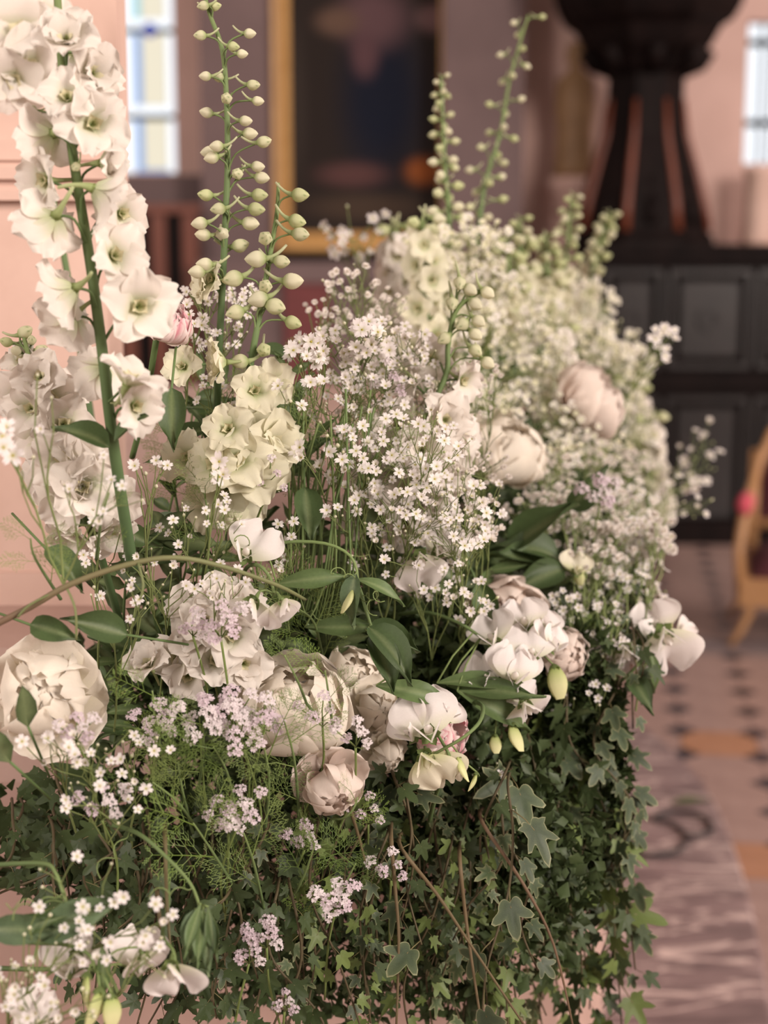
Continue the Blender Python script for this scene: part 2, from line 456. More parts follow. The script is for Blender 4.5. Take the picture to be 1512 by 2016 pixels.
# statue on a bracket
ys = 9.5
zb = ZB(345, ys)
t = thing('wall_statue', 'slender ochre brown carved figure on a wall bracket beside the pulpit', 'statue', (XB(1142, ys), ys + .31, zb))
q = MB(); q.lathe([(0, 0), (.12, 0), (.13, .04), (.12, .12), (.11, .28), (.13, .44), (.12, .58), (.05, .64), (.035, .665), (.058, .70), (.062, .76), (.036, .81), (0, .82)], 14, (1, 1, 1)); ob('figure', q.mesh('figure', BROWN), t)
q = MB(); q.lathe([(0, -.35), (.05, -.33), (.08, -.2), (.14, -.08), (.16, -.05), (.16, 0), (0, 0)], 14, (1, 1, 1)); ob('bracket', q.mesh('bracket', WALLP), t)
q = MB(); q.box((-.1, .05, -.2), (.1, .19, -.05)); ob('bracket_arm', q.mesh('bracket_arm', WALLP, False), t)

# pulpit
yp = 8.7
pcx = XB(1300, yp, 300)
t = thing('wooden_pulpit', 'dark carved wooden pulpit with red brown ribs above a panelled base', 'pulpit', (pcx, yp + .55, 0))
ox, oy = pcx, yp + .55
zled = ZB(498, yp)
q = MB(); q.box((XB(1172, yp, 700) - ox, -.55, 0), (1.5, .2, zled)); ob('base_body', q.mesh('base_body', DWOOD, False), t)
q = MB(); q.box((XB(1160, yp, 500) - ox, -.62, zled), (1.6, .26, zled + .05)); q.box((XB(1166, yp, 500) - ox, -.59, zled - .06), (1.55, .23, zled)); ob('ledge', q.mesh('ledge', DWOOD, False), t)
q = MB(); q.box((XB(1168, yp, 700) - ox, -.58, ZB(765, yp)), (1.55, -.5, ZB(738, yp))); ob('moulding', q.mesh('moulding', DWOOD, False), t)
q = MB(); q.box((XB(1165, yp, 1000) - ox, -.61, 0), (1.55, -.5, .14)); ob('plinth_board', q.mesh('plinth_board', DWOOD, False), t)
def panel(pa, pbx, ya_, yb2):
    x0, x1, z0, z1 = XB(pa, yp, 700) - ox, XB(pbx, yp, 700) - ox, ZB(yb2, yp), ZB(ya_, yp)
    q = MB()
    for (a, b, cc, d) in ((x0, x1, z0, z0 + .03), (x0, x1, z1 - .03, z1), (x0, x0 + .03, z0 + .03, z1 - .03), (x1 - .03, x1, z0 + .03, z1 - .03)):
        q.box((a, -.585, cc), (b, -.545, d))
    q.box((x0 + .07, -.575, z0 + .07), (x1 - .07, -.545, z1 - .07))
    cx, cz = (x0 + x1) / 2, (z0 + z1) / 2
    for kk in range(8):
        a = kk * TAU / 8
        q.box((cx + .05 * math.cos(a) - .018, -.595, cz + .05 * math.sin(a) - .018), (cx + .05 * math.cos(a) + .018, -.57, cz + .05 * math.sin(a) + .018))
    ob('carved_panel', q.mesh('carved_panel', PANELW, False), t)
for (a, b) in ((1185, 1300), (1312, 1474), (1486, 1620)):
    panel(a, b, 530, 725); panel(a, b, 780, 1040)
zz = lambda p: ZB(p, yp + .55)
kx = (yp + .55) / 3024.0 * 1.0
prof = [(0, zz(482)), (140 * kx, zz(482)), (140 * kx, zz(468)), (128 * kx, zz(455)), (118 * kx, zz(400)), (102 * kx, zz(340)), (82 * kx, zz(270)), (74 * kx, zz(200)), (74 * kx, zz(150)), (90 * kx, zz(138)), (100 * kx, zz(120)), (122 * kx, zz(95)), (140 * kx, zz(60)), (162 * kx, zz(45)), (176 * kx, zz(20)), (185 * kx, zz(-10)), (190 * kx, zz(-60)), (200 * kx, zz(-80)), (200 * kx, zz(-150)), (210 * kx, zz(-165)), (0, zz(-165))]
q = MB(); q.lathe(prof, 8, (1, 1, 1), 0, (0, 0), TAU / 16); ob('pulpit_body', q.mesh('pulpit_body', DWOOD, False), t)
for kk in range(8):                           # red-brown ribs on the edges of the stem
    a = TAU / 16 + kk * TAU / 8
    q = MB(); pts = [(prof[i][0] * 1.0 * math.cos(a), prof[i][0] * 1.0 * math.sin(a), prof[i][1]) for i in range(3, 8)]
    q.tube(pts, [.026, .024, .022, .018, .012], (1, 1, 1), 6); ob('rib', q.mesh('rib', RWOOD), t)
for kk in range(8):                           # scroll brackets between the ribs
    a = kk * TAU / 8
    q = MB(); pts = []
    for i in range(14):
        u = i / 13; ang = u * 1.6 * math.pi
        pts.append((math.cos(a) * (.30 + .06 * math.cos(ang) * (1 - .5 * u)), math.sin(a) * (.30 + .06 * math.cos(ang) * (1 - .5 * u)), zz(440) + u * .30 + .05 * math.sin(ang)))
    q.tube(pts, [.045 - .025 * i / 13 for i in range(14)], (1, 1, 1), 6); ob('scroll_bracket', q.mesh('scroll_bracket', DWOOD), t)
    q = MB(); q.tube([(math.cos(a) * .36, math.sin(a) * .36, zz(100)), (math.cos(a) * .31, math.sin(a) * .31, zz(130)), (math.cos(a) * .22, math.sin(a) * .22, zz(150))], [.05, .045, .02], (1, 1, 1), 6)
    ob('corbel_scroll', q.mesh('corbel_scroll', DWOOD), t)

# gilt armchair at the right edge
foot = PZ(1456, 1266, 0)
t = thing('velvet_chair', 'low gilt wooden armchair with dark red velvet seat and back', 'chair', foot)
t.rotation_euler = (0, 0, math.radians(-12))
kz = 6.62 / 3024 * 1.02
def leg(x, y, dx, dy):
    q = MB(); q.tube([(x - dx * .06, y - dy * .05, 0), (x - dx * .02, y - dy * .02, .06), (x + dx * .015, y, .14), (x, y, .22)], [.014, .017, .024, .032], (1, 1, 1), 8)
    ob('leg', q.mesh('leg', CHAIRW), t)
for x, dx in ((.02, 1), (.60, -1)):
    for y, dy in ((.0, 1), (.50, -1)): leg(x, y, dx, dy)
q = MB(); q.box((-.01, -.03, .17), (.63, .03, .29)); q.box((-.01, .03, .17), (.05, .53, .29)); q.box((.57, .03, .17), (.63, .53, .29)); q.box((.05, .47, .17), (.57, .53, .29)); ob('seat_rail', q.mesh('seat_rail', CHAIRW, False), t)
q = MB()
q.grid(lambda u, v: ((.03 + .56 * u, -.015 + .52 * v, .285 + .11 * (1 - (2 * u - 1) ** 6) * (1 - (2 * v - 1) ** 6)), (1, 1, 1)), 14, 14)
ob('seat', q.mesh('seat', VELVET), t)
for x in (.0, .62):
    q = MB(); q.tube([(x, .0, .20), (x - (.02 if x < .3 else -.02), .02, .40), (x, .05, .56), (x, .10, .585)], [.026, .022, .022, .02], (1, 1, 1), 8); ob('arm_post', q.mesh('arm_post', CHAIRW), t)
    q = MB(); q.tube([(x - .005, .07, .575), (x + (.03 if x < .3 else -.03), .25, .63), (x + (.06 if x < .3 else -.06), .42, .72), (x + (.12 if x < .3 else -.12), .50, .86), (.31, .52, .95)], [.026, .024, .024, .026, .028], (1, 1, 1), 8); ob('back_frame', q.mesh('back_frame', CHAIRW), t)
    q = MB(); q.tube([(x, .01, .565), (x, .03, .60), (x + .01, .12, .61), (x + .02, .16, .60)], [.02, .036, .034, .015], (1, 1, 1), 10); ob('arm_pad', q.mesh('arm_pad', PINKV), t)
q = MB(); q.grid(lambda u, v: ((.08 + .46 * u, .50 - .05 * math.sin(math.pi * u) * math.sin(math.pi * v), .46 + (.30 + .14 * math.sin(math.pi * u)) * v), (1, 1, 1)), 10, 10); ob('backrest', q.mesh('backrest', VELVET), t)
q = MB(); q.tube([(.05, .5, .44), (.57, .5, .44)], .025, (1, 1, 1), 8); ob('back_rail', q.mesh('back_rail', CHAIRW), t)
for x in (.05, .57):
    q = MB(); q.tube([(x, .5, .2), (x, .5, .78)], .024, (1, 1, 1), 8); ob('back_post', q.mesh('back_post', CHAIRW), t)

# ------------------------------------------------------------------ marble step with a rounded end
edge = [(.50, .9), (.60, 1.7), (.72, 2.45), (.84, 3.16), (.90, 3.59), (.934, 3.98), (.94, 4.3), (.915, 4.55), (.86, 4.80), (.70, 5.1), (.42, 5.35), (0, 5.45)]
sm = []
for i in range(len(edge) - 1):
    for s_ in range(4):
        tt = s_ / 4
        p0, p1, p2, p3 = edge[max(i - 1, 0)], edge[i], edge[i + 1], edge[min(i + 2, len(edge) - 1)]
        sm.append(tuple(.5 * ((2 * p1[a]) + (-p0[a] + p2[a]) * tt + (2 * p0[a] - 5 * p1[a] + 4 * p2[a] - p3[a]) * tt * tt + (-p0[a] + 3 * p1[a] - 3 * p2[a] + p3[a]) * tt ** 3) for a in (0, 1)))
sm.append(edge[-1])
out_ = sm + [(-2.5, 5.45), (-2.5, .9)]
q = MB()
def ring(o, z):
    r = []
    n = len(out_)
    for i, p in enumerate(out_):
        a, b = Vector(out_[i - 1]), Vector(out_[(i + 1) % n]); tdir = (b - a).normalized(); nn = Vector((tdir.y, -tdir.x))
        r.append(q.vert((p[0] + nn.x * o, p[1] + nn.y * o, z), (1, 1, 1)))
    return r
rs = [ring(-.03, 0.0), ring(-.03, .085), ring(-.012, .10), ring(0, .12), ring(-.004, .14), ring(-.015, .15)]
for a, b in zip(rs, rs[1:]):
    for i in range(len(a)):
        j = (i + 1) % len(a); q.face((a[i], a[j], b[j], b[i]))
q.face(tuple(rs[-1]))
step = tag(ob('marble_step', q.mesh('marble_step', MARBLE, False)), 'grey veined marble step with a rounded end beside the tiled floor', 'step')
# cable on the step
q = MB(); pts = []
pp = [PZ(x, y, .157) for (x, y) in ((1232, 1600), (1240, 1650), (1265, 1680), (1325, 1678), (1352, 1650), (1325, 1622), (1285, 1612), (1320, 1598), (1380, 1606), (1402, 1632), (1370, 1646), (1340, 1640))]
for i in range(len(pp) - 1):
    for s_ in range(6):
        u = s_ / 6; a, bq, cq, dq = pp[max(i - 1, 0)], pp[i], pp[i + 1], pp[min(i + 2, len(pp) - 1)]
        pts.append(.5 * (2 * bq + (cq - a) * u + (2 * a - 5 * bq + 4 * cq - dq) * u * u + (3 * bq - a - 3 * cq + dq) * u ** 3))
q.tube(pts, .006, (1, 1, 1), 6); tag(ob('power_cable', q.mesh('power_cable', BLACK)), 'thin black cable coiled on the marble step', 'cable')

# ------------------------------------------------------------------ stone plinth that carries the flowers
plan = [(-1.6, 1.60), (.268, 1.60), (.42, 2.61), (.64, 4.05), (.45, 4.75), (-1.6, 4.75)]
def offset_poly(o):
    res = []; n = len(plan)
    for i in range(n):
        p0, p1, p2 = Vector(plan[i - 1]), Vector(plan[i]), Vector(plan[(i + 1) % n])
        d1, d2 = (p1 - p0).normalized(), (p2 - p1).normalized()
        n1, n2 = Vector((d1.y, -d1.x)), Vector((d2.y, -d2.x))
        b = (n1 + n2); b = b / b.dot(n1)
        res.append(p1 + b * o)
    return res
q = MB(); rings = []
prof = [(-.01, 1.27), (0, 1.26), (0, 1.225), (-.012, 1.215), (-.012, 1.20)]
for i in range(9):
    a = math.pi / 2 - math.pi * i / 8
    prof.append((-.06 + .055 * math.cos(a), 1.12 + .078 * math.sin(a)))
prof += [(-.05, 1.03), (-.05, 1.01), (-.075, 1.0), (-.075, .32), (-.05, .30), (-.04, .27), (-.02, .25), (-.02, .15)]
for (o, z) in prof: rings.append([q.vert((p.x, p.y, z), (1, 1, 1)) for p in offset_poly(o)])
for a, b in zip(rings, rings[1:]):
    for i in range(len(a)):
        j = (i + 1) % len(a); q.face((a[j], a[i], b[i], b[j]))
q.face(tuple(rings[0])); q.face(tuple(rings[-1])[::-1])
tag(ob('stone_plinth', q.mesh('stone_plinth', PLINTH, False)), 'pink stone plinth with rounded moulding under the flowers', 'plinth')

# fluted pillar on the plinth at the left
pr_ = -.325; py0 = 1.82
t = thing('stone_pillar', 'pale pink stone pillar with fluted shaft and plain pedestal behind the white delphinium', 'pillar', (-.75, py0 + .05, 1.27))
ox, oy = -.75, py0 + .05
def ring_box(q, x1, y0, z0, z1):        # symmetric block about the pillar axis
    hx = x1 - ox; hy = oy - y0
    q.box((-hx, -hy, z0 - 1.27), (hx, hy, z1 - 1.27))
zA, zB_, zC = PY(0, 395, py0).z, PY(0, 275, py0).z, PY(0, 235, py0).z
q = MB(); ring_box(q, pr_ + .012, py0 - .012, 1.27, 1.31); ring_box(q, pr_, py0, 1.31, zA); ob('pedestal', q.mesh('pedestal', PINK, False), t)
q = MB()
mz = [(pr_ + .012, -.012, zA, zA + .012), (pr_ + .002, -.002, zA + .012, zA + .024), (pr_ + .010, -.01, zA + .024, zA + .038), (pr_ - .006, .006, zA + .038, zA + .046), (pr_ - .002, .002, zA + .046, zB_), (pr_ - .012, .012, zB_, zC - .01)]
for (x1, dy, z0, z1) in mz: ring_box(q, x1, py0 + dy, z0, z1)
ob('base_moulding', q.mesh('base_moulding', PINK, False), t)
# shaft: front face with recessed flutes
xs_r = PY(226, 100, py0).x - ox; ysf = py0 + .015 - oy
q = MB(); zs0 = zC - 1.27 - .012; zs1 = 3.2
q.box((-xs_r, ysf + .016, zs0), (xs_r, -ysf, zs1))
fl = [PY(p, 150, py0).x - ox for p in (-110, -70, -30, 8, 47, 85)]
fw_ = .0085
edges_ = [-xs_r]
for f_ in fl: edges_ += [f_ - fw_, f_ + fw_]
edges_.append(xs_r)
for i in range(0, len(edges_), 2): q.box((edges_[i], ysf, zs0), (edges_[i + 1], ysf + .017, zs1))
for f_ in fl:
    q.box((f_ - fw_, ysf, zs0), (f_ + fw_, ysf + .017, zs0 + .05))
    q.tube([(f_, ysf + .020, zs0 + .05), (f_, ysf + .020, zs1)], .006, (1, 1, 1), 8)
ob('fluted_shaft', q.mesh('fluted_shaft', PINK, False), t)
# ------------------------------------------------------------------ plant pieces (unit-sized meshes shared by all copies)
WHITE = (.81, .757, .695); CREAM = (.80, .735, .60); GREENW = (.60, .64, .40); LIME = (.45, .52, .20)
SGREEN = (.10, .155, .055); DGREEN = (.044, .062, .024); MGREEN = (.072, .115, .042); LGREEN = (.165, .22, .078)
BRN = (.12, .075, .045)
def petal_mb(L, W, a0, a1, prof, cup=.2, ruf=.05, notch=0.0, c0=WHITE, c1=WHITE, cp=1.0, nu=6, nv=6, kr=3.0, seed=0, mid=None, rib=None):
    """petal along +X, opening towards +Z; bend from angle a0 to a1 (degrees from the XY plane)"""
    rr = random.Random(seed); ph = rr.uniform(0, TAU); ph2 = rr.uniform(0, TAU)
    n = 24; xs_ = [0.0]; zs_ = [0.0]
    for i in range(n):
        a = math.radians(lerp(a0, a1, (i + .5) / n)); xs_.append(xs_[-1] + L / n * math.cos(a)); zs_.append(zs_[-1] + L / n * math.sin(a))
    mb = MB()
    def fn(u, v):
        v = v * 2 - 1
        w = W * prof(u)
        uu = u * (1 - notch * max(0, 1 - abs(v) * 2.2) * u)
        uu = uu * (1 - .16 * abs(v) ** 3 * u) 
        f = uu * n; k = min(int(f), n - 1); g = f - k
        x = lerp(xs_[k], xs_[k + 1], g); z = lerp(zs_[k], zs_[k + 1], g)
        a = math.radians(lerp(a0, a1, uu))
        off = cup * w * v * v + ruf * L * u * u * (math.sin(kr * v * 2 + ph) + .6 * math.sin(kr * 4.1 * v + ph2) * abs(v))
        c = lerp3(c0, c1, clamp(u / cp))
        if rib and abs(v) < .12: c = lerp3(c, rib, .7)
        if mid and abs(abs(v) - .45) < .35 and u > .35: c = lerp3(c, mid, (.65 if int(round(v * 4)) % 3 == 1 else 0) * clamp((u - .35) * 3))
        return (x - off * math.sin(a), w * v, z + off * math.cos(a)), c
    mb.grid(fn, nu, nv)
    return mb
OB = lambda u: (math.sin(math.pi * min(1, (u * .80 + .08))) ** .75) if u < .999 else .55        # broad obovate
def OBT(u): return .22 + .78 * math.sin(math.pi * (.10 + .62 * u)) ** 1.2                          # broad at the tip
def RND(u): return max(.10, math.sqrt(max(0, 1 - (u - .56) ** 2 / .34))) if u < .999 else .42
def NAR(u): return max(.06, math.sin(math.pi * (.06 + .9 * u)) ** .8)
def ring_mats(n, elev=0, jit=.12, a0=0, rad=0.0, z=0.0, sc_=(1, 1)):
    r = []
    for k in range(n):
        m = Matrix.Rotation(a0 + TAU * k / n + R.uniform(-jit, jit), 4, 'Z') @ Matrix.Translation((rad, 0, z)) @ Matrix.Rotation(math.radians(-elev + R.uniform(-7, 7)), 4, 'Y') @ Matrix.Scale(R.uniform(*sc_), 4)
        r.append(m)
    return r
def spur_mb(mb, base, c, L=.9, r0=.16, bend=.35):
    pts = [(0, bend * (u ** 2) * L, base - L * u) for u in (0, .2, .4, .6, .8, 1)]
    mb.tube(pts, [r0, r0 * .72, r0 * .5, r0 * .42, r0 * .38, r0 * .3], c, 7)

# delphinium floret: bell of ruffled sepals, small inner petals, green eye, spur
DELPH = []
dpm = {}
for kind, (c0, c1) in {'w': ((.52, .56, .33), WHITE), 'g': ((.42, .50, .22), (.75, .72, .56))}.items():
    ps = [petal_mb(1.12, .56, 58, a1, OB, .22, .075, .04, c0, c1, .42, 8, 8, 3.4, sd).mesh('petal', PETAL) for sd, a1 in ((1, -2), (2, -18), (3, 10), (4, -8))]
    pi_ = [petal_mb(.82, .42, 74, 20, OB, .25, .07, 0, lerp3(c0, c1, .5), c1, .4, 6, 6, 4, sd).mesh('petal', PETAL) for sd in (5, 6)]
    dpm[kind] = (ps, pi_)
    for var in range(4):
        base = MB()
        spur_mb(base, .02, lambda u: lerp3((.35, .42, .17), (.50, .54, .30), u), .85, .15, .45)
        base.grid(lambda u, v: ((.16 * math.sin(u * 1.57) * math.cos(v * TAU), .16 * math.sin(u * 1.57) * math.sin(v * TAU), -.03 + .06 * (1 - u)), (.30, .36, .12)), 3, 8, closed=True)
        for mm in ring_mats(4, 68, .2, .4, .05, .02):
            base.add(petal_mb(.42, .16, 5, -25, NAR, .3, .06, .25, (.45, .48, .22), (.74, .68, .48), .7, 3, 3, 3, var), mm)
        for kk in range(5):
            a = R.uniform(0, TAU); base.tube([(0, 0, .05), (.06 * math.cos(a), .06 * math.sin(a), .26)], [.02, .012], (.25, .27, .09), 4)
        pets = []
        for i, mm in enumerate(ring_mats(5, -4, .10, R.uniform(0, 1), .10, 0, (.92, 1.08))): pets.append((ps[(i + var) % 4], mm))
        if var % 2 == 0:
            for i, mm in enumerate(ring_mats(5, 2, .2, R.uniform(0, 1), .07, .02, (.85, 1.1))): pets.append((pi_[i % 2], mm))
        bmesh = base.mesh('floret', PETAL)
        full = MB(); full.add(base, Matrix.Identity(4))
        for i, mm in enumerate(ring_mats(5, -4, .1, R.uniform(0, 1), .10, 0, (.92, 1.08))):
            full.add(petal_mb(1.05, .52, 62, R.uniform(-12, 15), OB, .22, .06, 0, c0, c1, .42, 5, 4, 3.4, i), mm)
        DELPH.append((kind, bmesh, pets, full.mesh('floret', PETAL)))
def floret_set(kind): return [d for d in DELPH if d[0] == kind]

# delphinium bud: pale green pod with spots at the lobes, and a spur behind
BUDS = []
for var in range(3):
    mb = MB(); c0 = (.32, .40, .15); c1 = ((.68, .67, .45), (.74, .71, .53), (.60, .62, .36))[var]
    def fn(u, v):
        r = .38 * math.sin(math.pi * (.06 + .935 * u) ** .85) ** .75 * (1 + .09 * math.cos(5 * v * TAU + var))
        z = u * 1.0 - .1
        spot = math.exp(-((u - .80) / .08) ** 2) * max(0, math.cos(5 * v * TAU + var)) ** 3
        c = lerp3(lerp3(c0, c1, clamp(u * 2.6)), (.15, .24, .06), .75 * spot)
        return (r * math.cos(v * TAU), r * math.sin(v * TAU), z), c
    mb.grid(fn, 10, 15, closed=True)
    spur_mb(mb, .05, lambda u: lerp3(c0, (.62, .62, .42), u), 1.15, .20, .55)
    BUDS.append(mb.mesh('bud', PETAL))

# peony petals and heads
def GLB(u): return max(.10, math.sin(math.pi * (.06 + .78 * u ** .9)) ** .8) if u < .999 else .40
PEO = {}
for key, (cc0, cc1, midc) in {'white': ((.70, .66, .48), (.83, .765, .67), None), 'blush': ((.66, .52, .44), (.80, .70, .63), None), 'streak': ((.74, .66, .56), (.82, .70, .67), (.60, .06, .16))}.items():
    PEO[key] = [petal_mb(1.75, .76, -20, 135, GLB, .16, .02, .05, cc0, cc1, .5, 10, 8, 2.6, 21, midc).mesh('petal', PETAL),
                petal_mb(1.85, .74, -16, 165, GLB, .16, .03, .06, cc0, cc1, .5, 10, 8, 3, 22, midc).mesh('petal', PETAL),
                petal_mb(1.85, .70, -12, 192, GLB, .14, .04, .10, cc0, cc1, .5, 10, 8, 3.3, 23, midc).mesh('petal', PETAL),
                petal_mb(1.30, .72, -22, 62, RND, .20, .05, .10, cc0, cc1, .6, 8, 8, 3.3, 24, midc).mesh('petal', PETAL)]
# sweet pea
SWP = []
for key, (cc0, cc1) in {'w': ((.66, .66, .46), (.84, .785, .76)), 'c': ((.60, .62, .30), (.80, .75, .60))}.items():
    st = []
    for sd in (31, 32):
        mb = MB(); rr = random.Random(sd); ph = rr.uniform(0, 6)
        def fn(u, v):
            v2 = v * 2 - 1
            w = .70 * max(.12, math.sin(math.pi * (.05 + .78 * u)) ** .7)
            y = .95 * u * (1 - .28 * max(0, 1 - abs(v2) * 2.6) * u + .04 * math.sin(9 * v2 + ph) * u) * (1 - .12 * abs(v2) ** 2)
            z = -.10 * u + .30 * w * abs(v2) ** 1.6 * (1.0 if sd == 31 else -.5) * u + .10 * math.sin(6 * v2 + ph) * u * u + .05 * math.sin(13 * v2 + 2 * ph) * u ** 3 - .30 * u * u - .14 * u * math.exp(-(v2 / .14) ** 2)
            return (w * v2, y, z), lerp3(cc0, cc1, clamp(u * 2.2))
        mb.grid(fn, 9, 16); st.append(mb.mesh('standard_petal', PETAL))
    mb = MB()
    def fnw(u, v):
        v2 = v * 2 - 1
        w = .33 * max(.12, math.sin(math.pi * (.05 + .84 * u)) ** .7)
        return (.05 + .16 * u + .42 * w * v2, -.02 + .16 * u + .60 * w * v2, .08 + .40 * math.sin(1.4 * u) - .10 * v2 * v2 * u + .03 * math.sin(7 * v2) * u), lerp3(cc0, cc1, clamp(u * 2.5))
    mb.grid(fnw, 6, 5); wing = mb.mesh('wing_petal', PETAL)
    mb = MB(); mb.grid(lambda u, v: ((.10 * math.sin(math.pi * u) * math.cos(v * TAU), .04 + .16 * u + .09 * math.sin(math.pi * u) * math.sin(v * TAU), .05 + .30 * u), lerp3(cc0, cc1, u)), 5, 7, closed=True); keel = mb.mesh('keel_petal', PETAL)
    mb = MB()
    for kk in range(5):
        a = TAU * kk / 5; mb.add(petal_mb(.30, .09, 20, 70, NAR, .3, 0, 0, LGREEN, LGREEN, 1, 3, 2), Matrix.Rotation(a, 4, 'Z') @ Matrix.Translation((.03, 0, -.05)))
    mb.tube([(0, -.12, -.22), (0, -.03, -.10), (0, 0, -.02)], [.035, .06, .09], LGREEN, 6); cal = mb.mesh('calyx', LEAF)
    SWP.append((key, st, wing, keel, cal))
# yellow-green folded sweet pea bud
mb = MB(); mb.grid(lambda u, v: (((.05 + .26 * math.sin(math.pi * (.05 + .85 * u))) * math.cos(v * TAU), .12 * math.sin(math.pi * (.05 + .9 * u)) * math.sin(v * TAU) + .25 * u * u, u * 1.0), lerp3((.36, .46, .12), (.74, .73, .42), clamp(u * 1.5))), 8, 10, closed=True)
for kk in range(5):
    mb.add(petal_mb(.34, .10, 30, 80, NAR, .3, 0, 0, LGREEN, LGREEN, 1, 3, 2), Matrix.Rotation(TAU * kk / 5, 4, 'Z') @ Matrix.Translation((.03, 0, -.04)))
SWBUD = mb.mesh('bud', PETAL)

# small five-petalled blossoms (baby's breath) and their buds
BLO = []; BLO_MB = []
for var in range(4):
    mb = MB()
    el = (4, 18, 30, 52)[var]
    tint = ((.85, .80, .79), (.84, .79, .78), (.82, .765, .75), (.80, .75, .70))[var]
    for mm in ring_mats(5, el, .15, 0, .06, .02, (.9, 1.1)):
        mb.add(petal_mb(1.0, .31, 10, -15, OBT, .15, .03, .26, (.62, .60, .40), tint, .45, 4, 4, 3, var), mm)
    mb.grid(lambda u, v: ((.15 * math.sin(u * 2.2) * math.cos(v * TAU), .15 * math.sin(u * 2.2) * math.sin(v * TAU), .14 * (1 - u)), (.55, .48, .10)), 2, 5, closed=True)
    mb.tube([(0, 0, -.42), (0, 0, -.2), (0, 0, .03)], [.06, .13, .10], (.20, .26, .09), 5)
    BLO.append(mb.mesh('blossom', PETAL)); BLO_MB.append(mb)
FARB = []
for var in range(3):
    mb = MB()
    for mm in ring_mats(5, (12, 40, 20)[var], .15, 0, .06, .02, (.9, 1.1)):
        mb.add(petal_mb(.95, .38, 10, -15, OBT, .15, .03, .18, (.50, .52, .24), ((.84, .785, .70), (.80, .765, .60), (.85, .80, .77))[var], .45, 3, 2, 3, var), mm)
    mb.tube([(0, 0, -.42), (0, 0, -.2), (0, 0, .03)], [.06, .16, .12], (.30, .36, .13), 5)
    FARB.append(mb)
DBL = []
for var in range(3):
    mb = MB()
    for ly, (n, el, s_) in enumerate(((6, 5, 1), (6, 35, .85), (4, 62, .7))):
        for mm in ring_mats(n, el, .25, ly, .03, .03 * ly, (s_ * .85, s_ * 1.1)):
            mb.add(petal_mb(.95, .36, 10, 0, OBT, .2, .08, .2, (.66, .62, .42), (.80, .745, .70), .5, 3, 2, 3, var), mm)
    mb.tube([(0, 0, -.5), (0, 0, -.25), (0, 0, .03)], [.06, .18, .14], (.20, .26, .09), 5)
    DBL.append(mb.mesh('blossom', PETAL))
SBUD_MB = MB(); SBUD_MB.grid(lambda u, v: ((.42 * math.sin(math.pi * (.05 + .9 * u)) ** .9 * math.cos(v * TAU), .42 * math.sin(math.pi * (.05 + .9 * u)) ** .9 * math.sin(v * TAU), 1.1 * u - .2), lerp3((.30, .38, .12), (.78, .74, .58), clamp(u * 1.6 - .2))), 4, 5, closed=True)
# lilac umbel flower clusters
LIL = []
for var in range(3):
    mb = MB(); c1 = ((.70, .60, .64), (.66, .55, .60), (.74, .67, .68))[var]
    for kk in range(8):
        a = kk * 2.4; rr_ = .95 * math.sqrt((kk + .5) / 8)
        d = Vector((rr_ * math.cos(a), rr_ * math.sin(a), 1.0 - .45 * rr_ * rr_)); d2 = Vector((d.x, d.y, .9)).normalized()
        fm = face_matrix(d * .92, d2, .50)
        for mm in ring_mats(5, 12, .2, 0, .08, 0, (.75, 1.2)):
            mb.add(petal_mb(.95, .30, 5, 10, OBT, .2, .05, .3, c1, c1, .5, 2, 2, 3, kk), fm @ mm)
        mb.tube([(0, 0, -.1), d * .9], [.025, .03], (.20, .25, .10), 3)
    LIL.append(mb.mesh('flower_cluster', PETAL))
# leaves
def leaf_mb(L, W, prof, c0, c1, bend=-25, fold=.25, wav=.04, seed=0, rim=None, nu=8, nv=6):
    mb = petal_mb(L, W, 8, bend, prof, fold, wav, 0, c0, c1, 1, nu, nv, 2.5, seed, None, lerp3(c1, (.25, .30, .14), .6))
    return mb
LANCE = lambda u: max(.03, math.sin(math.pi * (u * .95 + .03)) ** 1.1)
OVATE = lambda u: max(.03, math.sin(math.pi * (u ** .72 * .96 + .02)) ** .9)
LV = {}
LV['lance'] = [leaf_mb(1, .13, LANCE, lerp3(MGREEN, LGREEN, .3), lerp3(MGREEN, SGREEN, .5), b, .35, .03, sd).mesh('leaf', LEAF) for sd, b in ((1, -35), (2, -60), (3, 5))]
LV['ovate'] = [leaf_mb(1, .23, OVATE, MGREEN, lerp3(MGREEN, DGREEN, .5), b, .55, .07, sd).mesh('leaf', LEAF) for sd, b in ((4, -30), (5, -55), (6, 0))]
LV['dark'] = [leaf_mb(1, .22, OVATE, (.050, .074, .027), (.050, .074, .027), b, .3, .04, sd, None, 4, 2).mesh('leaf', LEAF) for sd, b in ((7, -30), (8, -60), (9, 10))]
LV['glauc'] = [leaf_mb(1, .19, OVATE, (.085, .13, .065), (.12, .17, .085), b, .3, .06, sd).mesh('leaf', LEAF) for sd, b in ((10, -40), (11, -70), (12, -10))]
